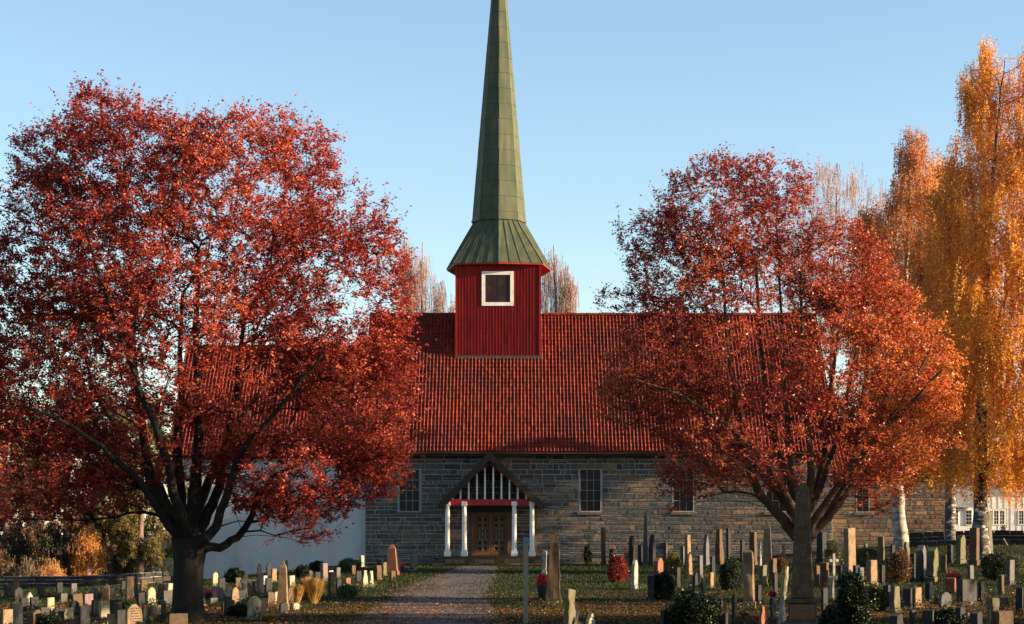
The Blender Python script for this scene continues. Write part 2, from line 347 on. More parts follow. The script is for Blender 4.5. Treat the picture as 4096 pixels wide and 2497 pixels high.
sts = masonry(x0 + .02, x1, -0.6, EAVE - .12, WY, holes, [WZ0 - .16, WZ1 + .30, DZ1 + .45], rr)
sts = [s for s in sts if s[3] > g((s[0]+s[1])/2, WY) - .05]
vis = [s for s in sts if (X_(1470) < s[0] < X_(2690)) and not (X_(1800) < s[0] < X_(2110) and s[2] < 5 and False)]
vis.sort(key=lambda s: -(s[1]-s[0]) * (s[3]-s[2])); pick = set(vis[:298])
def wall_stones(stones, picked, y, parent, name_stuff, rr, pal=palette):
    stuff = MB()
    for s in stones:
        c = rr.choice(pal); k = rr.uniform(.8, 1.3); col = (c[0]*k*1.32, c[1]*k*1.29, c[2]*k*1.27, 1)
        vs, fs = stone_geo(*s, y + .03, rr.uniform(.034, .06), rr)
        if s in picked: MB().add(vs, fs, col).build('stone', M['stone'], parent)
        else: stuff.add(vs, fs, col)
    if stuff.v:
        o = stuff.build(name_stuff, M['stone'], parent); o['kind'] = 'stuff'
wall_stones(sts, pick, WY, wall, 'stonework', rr)
# windows of the nave
def church_window(a, b, c, d, y, parent, nx=3, ny=4, frame='lead', fw=.05, dep=.22):
    f = MB()
    f.box(a, a+fw, y-.02, y+dep, c, d); f.box(b-fw, b, y-.02, y+dep, c, d); f.box(a+fw, b-fw, y-.02, y+dep, d-fw, d); f.box(a+fw, b-fw, y-.02, y+dep, c, c+fw)
    fo = f.build('window', M[frame], parent)
    wdt = (b-a-2*fw)/nx; hgt = (d-c-2*fw)/ny
    MB().box(a+fw, b-fw, y+.13, y+.15, c+fw, d-fw).build('pane', M['glass'], fo)
    mu = MB()
    for i in range(1, nx): mu.box(a+fw+i*wdt-.014, a+fw+i*wdt+.014, y+.10, y+.128, c+fw, d-fw)
    for i in range(1, ny): mu.box(a+fw, b-fw, y+.108, y+.126, c+fw+i*hgt-.013, c+fw+i*hgt+.013)
    mu.build('muntins', M[frame], fo)
    return fo
for i, (a, b) in enumerate(WIN):
    fo = church_window(a, b, WZ0, WZ1, WY - .0, church)
    MB().box(a-.12, b+.12, WY-.09, WY+.05, WZ0-.15, WZ0-.005, (.12,.105,.09,1)).build('sill', M['stone'], fo)
    MB().box(a-.16, b+.16, WY-.055, WY+.05, WZ1+.01, WZ1+.28, (.14,.12,.095,1)).build('lintel', M['stone'], fo)
TC_ = P(1994, 1000, 115).x
# roofs
def tile_mesh(wd, ln, name='roof_tile'):
    prof = [(0, .0), (.12, .045), (.26, .066), (.40, .045), (.52, .008), (.78, -.004), (1.0, .012)]
    m = MB(); V = []
    for yy, zz in ((0, .030), (ln * 1.06, .0)):
        V += [(u * wd, yy, h + zz) for u, h in prof]
    n = len(prof); Fc = [(i, i+1, n+i+1, n+i) for i in range(n-1)]
    V += [(u * wd, 0.0, h + .030 - .03) for u, h in prof]
    Fc += [(2*n+i, 2*n+i+1, i+1, i) for i in range(n-1)]
    m.add(V, Fc); return V, Fc
def tiled_roof(name, xa, xb, ya, za, yb, zb, parent, picked_rect=None, maxp=298, wd=.2075):
    """front slope from eave (ya,za) to ridge (yb,zb)"""
    d = Vector((0, yb-ya, zb-za)); L = d.length; d.normalize(); nrm = Vector((0, -d.z, d.y))
    ncol = round((xb-xa)/wd); wd = (xb-xa)/ncol; nrow = round(L/.335); ln = L/nrow
    V, Fc = tile_mesh(wd, ln); base = MB()
    base.box(xa, xb, 0, L, -.10, -.03); 
    Mx = Matrix(((1,0,0,0),(0,d.y,nrm.y,ya),(0,d.z,nrm.z,za),(0,0,0,1)))
    rf = MB(); rf.v = [tuple(Mx @ Vector(p)) for p in base.v]; rf.f = base.f; rf.c = base.c
    # back slope
    yb2 = 2*yb-ya; rf.add([(xa,yb,zb),(xb,yb,zb),(xb,yb2,za),(xa,yb2,za),(xa,yb,zb-.1),(xb,yb,zb-.1),(xb,yb2,za-.1),(xa,yb2,za-.1)],[(0,1,2,3),(4,7,6,5),(0,3,7,4),(1,5,6,2),(3,2,6,7)])
    rf.bar((xa, yb, zb+.02), (xb, yb, zb+.02), .2, .14, Vector((0,0,1)))
    ro = rf.build(name, M['tile'], parent)
    me = MB().add(V, Fc).mesh('roof_tile', M['tile'], True); stuff_V = []; stuff_F = []; cnt = 0; rt = random.Random(5)
    VA = np.array(V)
    slots = []
    for r in range(nrow):
        for c in range(ncol):
            slots.append((r, c))
    def inpick(r, c):
        if not picked_rect: return False
        X = xa + c*wd
        return picked_rect[0] <= X <= picked_rect[1] and picked_rect[2] <= r < picked_rect[3]
    A = []; nF = len(Fc); nV = len(V); FA = []; base_i = 0
    for r, c in slots:
        off = np.array([xa + c*wd, r*ln, rt.uniform(-.012, .014)])
        if inpick(r, c) and cnt < maxp:
            o = link('roof_tile', me, ro); cnt += 1
            o.matrix_local = Mx @ Matrix.Translation(Vector(off)) @ Matrix.Rotation(rt.uniform(-.012, .012), 4, 'Z')
        else:
            a = rt.uniform(-.03, .03); W = VA.copy(); W[:, 0] += -a * VA[:, 1]; A.append(W + off)
            FA += [tuple(i + base_i for i in q) for q in Fc]; base_i += nV
    W = np.concatenate(A); Mn = np.array(Mx)[:3, :3]; W = W @ Mn.T + np.array(Mx)[:3, 3]
    me2 = bpy.data.meshes.new('tiles'); me2.from_pydata(W.tolist(), [], FA); me2.materials.append(M['tile'])
    me2.polygons.foreach_set('use_smooth', [True]*len(me2.polygons)); me2.update()
    o = link('tile_courses', me2, ro); o['kind'] = 'stuff'
    return ro
tiled_roof('roof', x0 - .25, x1 + .2, EY, EAVE, RY, RIDGE, church, (X_(1700), X_(2400), 0, 8), 298)
MB().box(x0-.2, x1+.15, EY+.02, WY+.02, EAVE-.24, EAVE-.11).build('eave_board', M['darkwood'], church)
cap = MB(); cap.add([(x, .13*math.cos(a)*(1 if x else 1.12), .13*math.sin(a)*(1 if x else 1.12)) for x in (0, .40) for a in [k*math.pi/6 for k in range(7)]], [(k, k+1, k+8, k+7) for k in range(6)])
capm = cap.mesh('ridge_tile', M['tile'], True); rc = random.Random(4)
for k in range(72):
    xx = x0 - .2 + k*(x1-x0+.3)/72
    if abs(xx + .2 - TC_) < 2.6: continue
    o = link('ridge_tile', capm, church, (xx, RY, RIDGE+.02+rc.uniform(-.008, .012)), (0, rc.uniform(-.02, .03), rc.uniform(-.02, .02)))
MB().tube([(x0-.25, EY-.05, EAVE-.08), ((x0+x1)/2, EY-.05, EAVE-.10), (x1+.2, EY-.05, EAVE-.08)], .065, 8).build('gutter', M['darkwood'], church)
gt = MB(); gt.add([(x0,WY+.1,EAVE-.2),(x0,RY*2-WY,EAVE-.2),(x0,RY,RIDGE-.2),(x0+.2,WY+.1,EAVE-.2),(x0+.2,RY*2-WY,EAVE-.2),(x0+.2,RY,RIDGE-.2)],[(0,2,1),(3,4,5),(0,3,5,2),(1,2,5,4)])
gt.add([(x1,WY+.1,EAVE-.2),(x1,RY*2-WY,EAVE-.2),(x1,RY,RIDGE-.2),(x1-.2,WY+.1,EAVE-.2),(x1-.2,RY*2-WY,EAVE-.2),(x1-.2,RY,RIDGE-.2)],[(0,1,2),(3,5,4),(0,2,5,3),(1,4,5,2)])
gt.build('gable_wall', M['plaster'], church)
# plastered choir on the left
ax0 = X_(694, 108.6); ax1 = x0 - .0
AY = 108.5; ARY = 114.6; AE = 5.9; AR = Z_(1388, ARY)
aw = MB(); aw.box(ax0, ax1, AY, 2*ARY-AY, -2.2, AE)
aw.add([(ax0,AY,AE),(ax0,2*ARY-AY,AE),(ax0,ARY,AR-.15),(ax1,AY,AE),(ax1,2*ARY-AY,AE),(ax1,ARY,AR-.15)],[(0,2,1),(3,4,5),(0,3,5,2),(1,2,5,4)])
co_ = aw.build('plastered_wall', M['plaster'], church)
MB().box(ax1-.28, ax1+.04, AY-.05, AY-.0, -.8, AE-.02).build('corner_pier', M['plaster'], church)
tiled_roof('choir_roof', ax0 - .3, x0 - .27, AY - .5, AE - .05, ARY, AR, church)
wa, wb = X_(1218, AY), X_(1252, AY)
fo = church_window(wa, wb, Z_(2105, AY), Z_(1962, AY), AY-.16, church, 2, 6, 'lead', .04, .155)
MB().box(wa-.3, wb+.35, AY-.07, AY, Z_(1960,AY), Z_(1943,AY)).build('lintel', M['greystone'], fo)
# lower sacristy wall on the right
SY = 108.35; SE = Z_(1905, SY)
SWN = (X_(3425, SY), X_(3478, SY), Z_(2050, SY), Z_(1915, SY)); sw = holed(x1+.01, xe, -1, SE, SY+.03, SY+.4, [SWN]); sw.box(x1+.01, xe, SY+.41, SY+9, -1, SE); swo = sw.build('sacristy_wall', M['mortar'], church)
sunlit_pal = [(.12,.085,.055), (.14,.10,.062), (.09,.068,.05), (.17,.12,.075), (.08,.068,.06), (.12,.07,.05)]  # warmer brown tints: sunlight on this wall painted into the stone colour
fo = church_window(*SWN, SY, church, 2, 4)
MB().box(SWN[0]-.1, SWN[1]+.1, SY-.09, SY+.05, SWN[2]-.15, SWN[2]-.005, (.12,.105,.09,1)).build('sill', M['stone'], fo)
ss = masonry(x1+.02, xe, g(28,108)-.3, SE-.05, SY, [(SWN[0]-.02, SWN[1]+.02, SWN[2]-.16, SWN[3])], [SWN[2]-.16, SWN[3]], rr, .16, .34, .4, 1.2)
ss2 = sorted([s for s in ss if s[0] > X_(3500) and s[3] < Z_(1985)], key=lambda s: -(s[1]-s[0])*(s[3]-s[2]))[:110]
wall_stones(ss, set(ss2), SY, swo, 'sacristy_stonework', rr, sunlit_pal)
tiled_roof('sacristy_roof', x1 + .22, xe + .3, SY - .4, SE, SY + 4.2, SE + 3.4, church)

# tower (rises from the ridge)
TC = P(1994, 1000, 115).x; TY = 115.0; TH = 2.49
tower = MB(); tower.box(TC-TH+.04, TC+TH-.04, TY-TH+.04, TY+TH-.04, 9.5, 17.5); tower = tower.build('tower', M['board'], church)
bw = 2*TH/27; zt = 17.5
def board_mesh(z0_, h):
    m = MB(); m.box(.004, bw-.004, -.0, .022, z0_, z0_+h); m.box(-.022, .022, -.024, .0, z0_, z0_+h); return m.mesh('board', M['board'])
zb0 = Z_(1425, TY-TH); bm_front = board_mesh(zb0, zt-zb0); rt = random.Random(9)
for side in range(4):
    for i in range(27):
        o = link('board', bm_front, tower); a = side*math.pi/2
        # local frame: origin at left end of the side, seen from outside
        Mm = Matrix.Translation((TC, TY, 0)) @ Matrix.Rotation(a, 4, 'Z') @ Matrix.Translation((-TH + i*bw, -TH - .0 + rt.uniform(-.004, .004), 0))
        o.matrix_local = Mm
cb = MB()
for sx in (-1, 1):
    for sy in (-1, 1): MB().box(TC+sx*TH-.06, TC+sx*TH+.06, TY+sy*TH-.06, TY+sy*TH+.06, zb0, zt).build('corner_board', M['board'], tower)
MB().box(TC-TH-.08, TC+TH+.08, TY-TH-.12, TY-TH-.03, Z_(1447, TY-TH), Z_(1424, TY-TH)).build('flashing', M['zinc'], tower)
fl = MB()
for s in (-1, 1):
    xx = TC + s*(TH+.02); fl.add([(xx-.05,TY-TH-.1,11.75),(xx+.05,TY-TH-.1,11.75),(xx+.05,TY,14.85),(xx-.05,TY,14.85),(xx-.05,TY-TH-.1,12.0),(xx+.05,TY-TH-.1,12.0),(xx+.05,TY,15.1),(xx-.05,TY,15.1)],[(4,5,6,7),(0,4,7,3),(1,2,6,5),(0,1,5,4)])
fl.build('side_flashing', M['zinc'], tower)
fy = TY - TH; f = MB(); a, b, c, d = X_(1927, fy), X_(2055, fy), Z_(1224, fy), Z_(1086, fy)
fw = .21; yf = fy - .07
f.box(a, a+fw, yf, yf+.1, c, d); f.box(b-fw, b, yf, yf+.1, c, d); f.box(a+fw, b-fw, yf+.002, yf+.1, d-fw, d); f.box(a+fw, b-fw, yf+.002, yf+.1, c, c+fw)
fo = f.build('bell_window', M['white'], church)
MB().box(a+fw, b-fw, fy-.03, fy-.022, c+fw, d-fw).build('pane', M['bellpane'], fo)
mm = MB()
for k in range(3): mm.box(a+fw+.02, b-fw-.02, fy-.036, fy-.031, c+fw+(d-c-2*fw)*(k+1)/4-.008, c+fw+(d-c-2*fw)*(k+1)/4+.008)
mm.box((a+b)/2-.01, (a+b)/2+.01, fy-.038, fy-.031, c+fw, d-fw); mm.build('glazing_bars', M['darkwood'], fo)
# spire
SZ0 = 20.40; STIP = 39.4; SR = 1.63
spire = empty('spire', (TC + .03, TY, SZ0), 0, church)
core = MB(); core.add([(SR*.985*math.sin(k*math.pi/4), -SR*.985*math.cos(k*math.pi/4), .02) for k in range(8)] + [(0, 0, STIP-SZ0)], [(k, (k+1) % 8, 8) for k in range(8)] + [tuple(range(8))[::-1]])
core.build('spire_core', M['copper'], spire)
H = STIP - SZ0; rowz = [0] + [.42 + i*.943 for i in range(19)]
for k in range(8):
    a0, a1 = k*math.pi/4, (k+1)*math.pi/4
    for z0_, z1_ in zip(rowz, rowz[1:]):
        def pt(a, z, e=0):
            r = SR*(1 - z/H) + e; return Vector((r*math.sin(a), -r*math.cos(a), z))
        gz = .008; o0, o1, o2, o3 = pt(a0, z0_+gz), pt(a1, z0_+gz), pt(a1, z1_-gz), pt(a0, z1_-gz)
        nn = Vector((math.sin((a0+a1)/2), -math.cos((a0+a1)/2), .08)); th = .022 + rt.uniform(-.005, .005)
        e = lambda p, q: p + (q-p).normalized()*.012
        f_ = [o0, o1, o2, o3]; ff = [e(o0,o1)+nn*th, e(o1,o0)+nn*(th+rt.uniform(-.008,.008)), e(o2,o3)+nn*th, e(o3,o2)+nn*(th+.004)]
        MB().add(f_+ff, [(4,5,6,7),(0,1,5,4),(1,2,6,5),(2,3,7,6),(3,0,4,7)]).build('panel', M['copper'], spire)
rim = MB(); rb = []
for rr_, z in ((SR+.05, -.06), (SR+.05, .10), (SR+.0, .10), (SR-.2, -.06)):
    rb += [(rr_*math.sin(k*math.pi/4), -rr_*math.cos(k*math.pi/4), z) for k in range(8)]
rim.add(rb, [(i*8+k, i*8+(k+1) % 8, ((i+1) % 4)*8+(k+1) % 8, ((i+1) % 4)*8+k) for i in range(4) for k in range(8)])
rim.build('rim', M['copper'], spire)
# skirt roof between tower and spire
KZ = 17.50; skirt = empty('skirt_roof', (TC + .03, TY, 0), 0, church)
bot = [(0,-3.15),(2.64,-2.66),(3.17,0),(2.64,2.66),(0,3.15),(-2.64,2.66),(-3.17,0),(-2.64,-2.66)]
top = [(1.46*math.sin(k*math.pi/4), -1.46*math.cos(k*math.pi/4)) for k in range(8)]
for k in range(8):
    b0, b1 = Vector((*bot[k], KZ)), Vector((*bot[(k+1) % 8], KZ)); t0, t1 = Vector((*top[k], SZ0+.05)), Vector((*top[(k+1) % 8], SZ0+.05))
    nn = (b1-b0).cross(t0-b0).normalized(); npan = 4
    for i in range(npan):
        u0, u1 = i/npan, (i+1)/npan
        q = [b0.lerp(b1, u0), b0.lerp(b1, u1), t0.lerp(t1, u1), t0.lerp(t1, u0)]; th = .03
        m_ = MB().add(q + [p + nn*th for p in q], [(4,5,6,7),(0,1,5,4),(1,2,6,5),(2,3,7,6),(3,0,4,7),(0,3,2,1)])
        if i < npan - 1 or True:
            m_.bar(q[1] + nn*(th+.0), q[2] + nn*(th+.0), .035, .05, nn)
        m_.build('panel', M['copper'], skirt)
sf = MB().add([(*p, KZ - .06) for p in bot] + [(*p, KZ - .0) for p in bot], [tuple(range(8)), ] + [(k, (k+1) % 8, 8+(k+1) % 8, 8+k) for k in range(8)])
sf.build('soffit', M['redpaint'], skirt)

# porch
PY = 105.0; porch = empty('porch', (0, 0, 0), 0, church)
fz = Z_(2226, PY)
for px in (1790, 1857, 2057, 2128):
    cx = X_(px, PY); m = MB(); r = .125
    m.box(cx-.19, cx+.19, PY-.19, PY+.19, fz, fz+.27); m.box(cx-.16, cx+.16, PY-.16, PY+.16, fz+.27, fz+.36)
    m.tube([(cx, PY, fz+.355), (cx, PY, fz+.5), (cx, PY, fz+2.2), (cx, PY, Z_(2024, PY))], [.15, .135, .13, .12], 20); m.box(cx-.16, cx+.16, PY-.16, PY+.16, Z_(2025, PY), Z_(2006, PY)-.01)
    o = m.build('column', M['white'], porch)
    bv = o.modifiers.new('bevel', 'BEVEL'); bv.width = .03; bv.segments = 2
zb1 = Z_(2022, PY); zb2 = Z_(1998, PY); xl, xr_ = X_(1768, PY), X_(2150, PY)
MB().box(xl, xr_, PY-.13, PY+.13, zb1, zb2).build('beam', M['redpaint'], porch)
for px in (1790, 2128): MB().box(X_(px,PY)-.1, X_(px,PY)+.1, PY+.14, WY-.02, zb1+.02, zb2-.01).build('side_beam', M['redpaint'], porch)
apx = X_(1958, PY-.5); apz = Z_(1808, PY-.5); exl, exr = X_(1752, PY-.5), X_(2180, PY-.5); ez = Z_(2022, PY-.5)
# roof slopes
for s, ex in ((-1, exl), (1, exr)):
    m = MB(); m.add([(apx, PY-.45, apz-.02), (ex, PY-.45, ez+.04), (ex, WY+.9, ez+.04), (apx, WY+1.2, apz-.02), (apx, PY-.45, apz-.14), (ex, PY-.45, ez-.08), (ex, WY+.9, ez-.08), (apx, WY+1.2, apz-.14)],
        [(0,3,2,1),(4,5,6,7),(0,1,5,4),(1,2,6,5),(3,7,6,2),(0,4,7,3)])
    m.build('porch_roof', M['darkwood'], porch)
    dv = Vector((ex-apx, 0, ez-apz)).normalized(); dn = Vector((-dv.z*s, 0, dv.x*s)) * (-1)
    if dn.z > 0: dn = -dn
    q = [Vector((apx, PY-.52, apz+.02)), Vector((ex, PY-.52, ez+.06))]
    q += [q[1] + dn*.36, Vector((apx, PY-.52, apz+.02-.50))]
    m = MB().add(q + [p + Vector((0, .06, 0)) for p in q], [(0,1,2,3),(4,7,6,5),(0,4,5,1),(1,5,6,2),(2,6,7,3),(3,7,4,0)])
    m.build('bargeboard', M['darkwood'], porch)
    a_ = Vector((apx, PY-.06, apz-.62)); b_ = Vector((X_(1775 if s < 0 else 2143, PY), PY-.06, zb2+.03))
    MB().bar(a_, b_, .085, .12).build('rafter', M['redpaint'], porch)
balx = [1810, 1842, 1875, 1908, 1940, 1973, 2006, 2038, 2071, 2104]
for px in balx:
    cx = X_(px, PY); k = abs(cx - apx) / ((exr-exl)/2); zt_ = apz-.66 + (zb2+.03-apz+.62)*(abs(cx-apx)/(apx-X_(1775,PY))); 
    if zt_ < zb2+.1: zt_ = zb2+.1
    m = MB(); m.box(cx-.045, cx+.045, PY-.05, PY+.05, zb2+.002, zt_); m.build('baluster', M['white'], porch)
MB().box(xl+.1, xr_-.1, PY+.3, PY+.34, zb2, zb2+.02).build('ceiling_strip', M['darkwood'], porch)
cl = MB(); cl.add([(apx, WY-.12, apz-.5), (xl+.1, WY-.12, zb2), (xr_-.1, WY-.12, zb2)], [(0,1,2)]); cl.box(xl+.15, xr_-.15, WY-.15, WY-.1, zb1-.1, zb2)
for s_ in (-1, 1): MB().box(X_(1793 if s_ < 0 else 2143, WY-.1)-.07, X_(1793 if s_ < 0 else 2143, WY-.1)+.07, WY-.2, WY-.06, fz, zb1+.02).build('wall_post', M['tanstone'], porch)
# platform and steps
pf = MB(); pf.box(xl-.12, xr_+.14, PY-.45, WY, -.8, fz-.002)
pl = pf.build('platform', M['brownstone'], porch)
for i in range(11):
    xa_ = xl-.35 + i*(xr_-xl+.7)/11; MB().box(xa_+.008, xa_+(xr_-xl+.7)/11-.008, PY-1.0, PY-.455, -.8, fz-.17+rt.uniform(-.008, .008)).build('step_stone', M['tanstone' if i % 3 else 'brownstone'], pl)
for i in range(9):
    xa_ = xl-.5 + i*(xr_-xl+1.0)/9; MB().box(xa_+.008, xa_+(xr_-xl+1.0)/9-.008, PY-1.6, PY-1.01, -.8, fz-.36+rt.uniform(-.008, .008)).build('step_stone', M['brownstone' if i % 3 else 'tanstone'], pl)
MB().box(X_(1668, PY), xl-.36, PY-.3, WY-.1, -.8, fz-.12).build('side_landing', M['greystone'], porch)
# door
door = empty('door', (0, 0, 0), 0, church); dz0 = fz; dz1 = Z_(2058, WY)
fr = MB(); fr.box(DOOR[0]-.1, DOOR[0]+.06, WY-.05, WY+.2, dz0, dz1+.1); fr.box(DOOR[1]-.06, DOOR[1]+.1, WY-.05, WY+.2, dz0, dz1+.1); fr.box(DOOR[0]+.06, DOOR[1]-.06, WY-.05, WY+.2, dz1, dz1+.1)
fr.build('door_frame', M['brownwood'], door)
MB().box(DOOR[0]-.26, DOOR[1]+.26, WY-.07, WY+.06, dz1+.11, DZ1+.43).build('lintel', M['darkwood'], door)
mid = (DOOR[0]+DOOR[1])/2
MB().box(DOOR[0]-.25, DOOR[0]-.11, WY-.03, WY+.04, dz0, dz1+.1).build('jamb', M['greystone'], door)
MB().box(DOOR[1]+.11, DOOR[1]+.25, WY-.03, WY+.04, dz0, dz1+.1).build('jamb', M['greystone'], door)
for (a, b) in ((DOOR[0]+.07, mid-.01), (mid+.01, DOOR[1]-.07)):
    m = MB(); m.box(a, b, WY+.06, WY+.1, dz0+.02, dz1-.01)
    m.box(a, a+.13, WY+.02, WY+.06, dz0+.02, dz1-.01); m.box(b-.13, b, WY+.02, WY+.06, dz0+.02, dz1-.01)
    m.box(a+.13, b-.13, WY+.02, WY+.06, dz1-.12, dz1-.01); m.box(a+.13, b-.13, WY+.02, WY+.06, dz0+.02, dz0+.24)
    m.build('door_leaf', M['brownwood'], door)
    MB().box(a+.13, b-.13, WY+.052, WY+.058, dz0+.24, dz1-.12).build('dark_panel', M['black'], door)
    gl = MB(); aa, bb, cc, dd = a+.13, b-.13, dz0+.24, dz1-.12; mx = (aa+bb)/2
    gl.box(mx-.018, mx+.018, WY+.02, WY+.045, cc, dd)
    nrow = 6; hh = (dd-cc)/nrow
    for r in range(nrow):
        zc = cc + hh*(r+.5)
        if r: gl.box(aa, bb, WY+.024, WY+.044, cc+hh*r-.012, cc+hh*r+.012)
        for xc in ((aa+mx)/2, (mx+bb)/2):
            R_ = min(hh, (bb-aa)/2)*.40
            if r in (2, 3):
                gl.bar((xc-R_, WY+.034, zc-R_), (xc+R_, WY+.034, zc+R_), .024, .02); gl.bar((xc-R_, WY+.036, zc+R_), (xc+R_, WY+.036, zc-R_), .024, .02); gl.box(xc-.012, xc+.012, WY+.026, WY+.042, zc-hh*.45, zc+hh*.45)
            else:
                pts = [(xc+R_*math.cos(k*math.pi/4), WY+.034, zc+R_*math.sin(k*math.pi/4)) for k in range(9)]
                gl.tube(pts, .014, 4, False)
                for k in (1, 3, 5, 7): gl.bar(pts[k], (xc+1.5*R_*math.cos(k*math.pi/4), WY+.034, zc+1.5*R_*math.sin(k*math.pi/4)), .02, .02)
    gl.build('grille', M['iron'], door)
MB().box(mid-.03, mid+.03, WY-.0, WY+.02, dz0+1.0, dz0+1.14).build('handle', M['iron'], door)

# ------------------------------------------------------------------ white house on the right
HY = 128.0
hx0 = X_(3805, HY); hx1 = hx0 + 16; hb = Z_(2168, HY); he = Z_(1930, HY)
house = empty('white_house', (hx0 + 8, HY, hb)); tag(house, 'white vertically boarded house with a brown tiled roof behind the golden birch', 'house')
def hb_(mb, name, mt, parent=None): 
    o = mb.build(name, M[mt], parent or house); 
    if not parent: o.matrix_parent_inverse = Matrix.Translation((-(hx0+8), -HY, -hb))
    return o
ww_ = hb_(MB().box(hx0, hx1, HY, HY+8, hb-1, he), 'wall', 'white')
HWIN = [(X_(3972, HY), X_(4020, HY)), (X_(4072, HY), X_(4120, HY)), (X_(4175, HY), X_(4222, HY))]
hz0, hz1 = Z_(2100, HY), Z_(2040, HY); x = hx0; k = 0
while x < hx1 - .05:
    segs = [(hb+.35, he)]
    for a, b in HWIN:
        if x + .2 > a - .06 and x < b + .06: segs = [(hb+.35, hz0-.08), (hz1+.08, he)]
    for z0_, z1_ in segs:
        o = hb_(MB().box(x+.012, x+.2, HY-.03-(.02 if k % 2 else 0), HY, z0_, z1_), 'board', 'white', ww_)
    x += .21; k += 1
hb_(MB().box(hx0-.03, hx1, HY-.06, HY, hb-.8, hb+.34), 'plinth', 'greystone')
for a, b in HWIN:
    f = MB(); f.box(a, a+.06, HY-.07, HY+.02, hz0, hz1); f.box(b-.06, b, HY-.07, HY+.02, hz0, hz1); f.box(a+.06, b-.06, HY-.07, HY+.02, hz1-.06, hz1); f.box(a+.06, b-.06, HY-.07, HY+.02, hz0, hz0+.06)
    f.box((a+b)/2-.05, (a+b)/2+.05, HY-.068, HY+.02, hz0+.06, hz1-.06)
    for s in (a+.06, (a+b)/2+.05):
        wd_ = (b-a)/2-.11; f.box(s+wd_/2-.012, s+wd_/2+.012, HY-.05, HY+.01, hz0+.06, hz1-.06)
        for r in range(1, 4): zz = hz0+.06+(hz1-hz0-.12)*r/4; f.box(s, s+wd_, HY-.045, HY+.01, zz-.012, zz+.012)
    fo = hb_(f, 'window', 'white'); hb_(MB().box(a+.06, b-.06, HY-.03, HY-.025, hz0+.06, hz1-.06), 'pane', 'glass', fo)
rf = MB(); rf.add([(hx0-.4,HY-.5,he-.1),(hx1+.3,HY-.5,he-.1),(hx1+.3,HY+4,he+3),(hx0-.4,HY+4,he+3),(hx0-.4,HY+8.5,he-.1),(hx1+.3,HY+8.5,he-.1),
   (hx0-.4,HY-.5,he-.22),(hx1+.3,HY-.5,he-.22),(hx0-.4,HY+8.5,he-.22),(hx1+.3,HY+8.5,he-.22)],[(0,1,2,3),(3,2,5,4),(0,6,7,1),(6,8,9,7),(0,3,4,8,6),(1,7,9,5,2)])
rfo = hb_(rf, 'roof', 'fadedroof')
for r in range(13):
    k = r/13; y_ = HY-.5+4.5*k; z_ = he-.1+3.1*k; hb_(MB().box(hx0-.4, hx1+.3, y_, y_+.03, z_-.02, z_+.05), 'tile_course', 'fadedroof', rfo)
# bay with grey roof
bx0, bx1 = X_(3812, 126.4), X_(3892, 126.4); by = 126.4
hb_(MB().box(bx0, bx1, by, HY, hb-.6, Z_(2036, by)), 'bay', 'white')
b_ = MB(); b_.add([(bx0-.25,by-.3,Z_(2030,by)),(bx1+.25,by-.3,Z_(2030,by)),(bx1+.25,HY,Z_(2030,by)),(bx0-.25,HY,Z_(2030,by)),(bx0+.1,by+.1,Z_(1966,by)),(bx1-.3,by+.1,Z_(1966,by)),(bx1-.3,HY,Z_(1950,by)),(bx0+.1,HY,Z_(1950,by))],[(0,3,2,1),(4,5,6,7),(0,1,5,4),(1,2,6,5),(2,3,7,6),(3,0,4,7)])
hb_(b_, 'bay_roof', 'greysheet')
for a, b in ((X_(3816,by), X_(3834,by)), (X_(3862,by), X_(3888,by))):
    fo = hb_(MB().box(a, b, by-.05, by-.005, Z_(2100,by), Z_(2040,by)), 'bay_window', 'white')
    m = MB(); 
    for i in range(2):
        for r in range(4): 
            u = (b-a-.06)/2; v = (Z_(2040,by)-Z_(2100,by)-.06)/4; m.box(a+.03+i*u+.015, a+.03+(i+1)*u-.015, by-.056, by-.052, Z_(2100,by)+.03+r*v+.015, Z_(2100,by)+.03+(r+1)*v-.015)
    o = hb_(m, 'pane', 'glass', fo); o['kind'] = 'stuff'

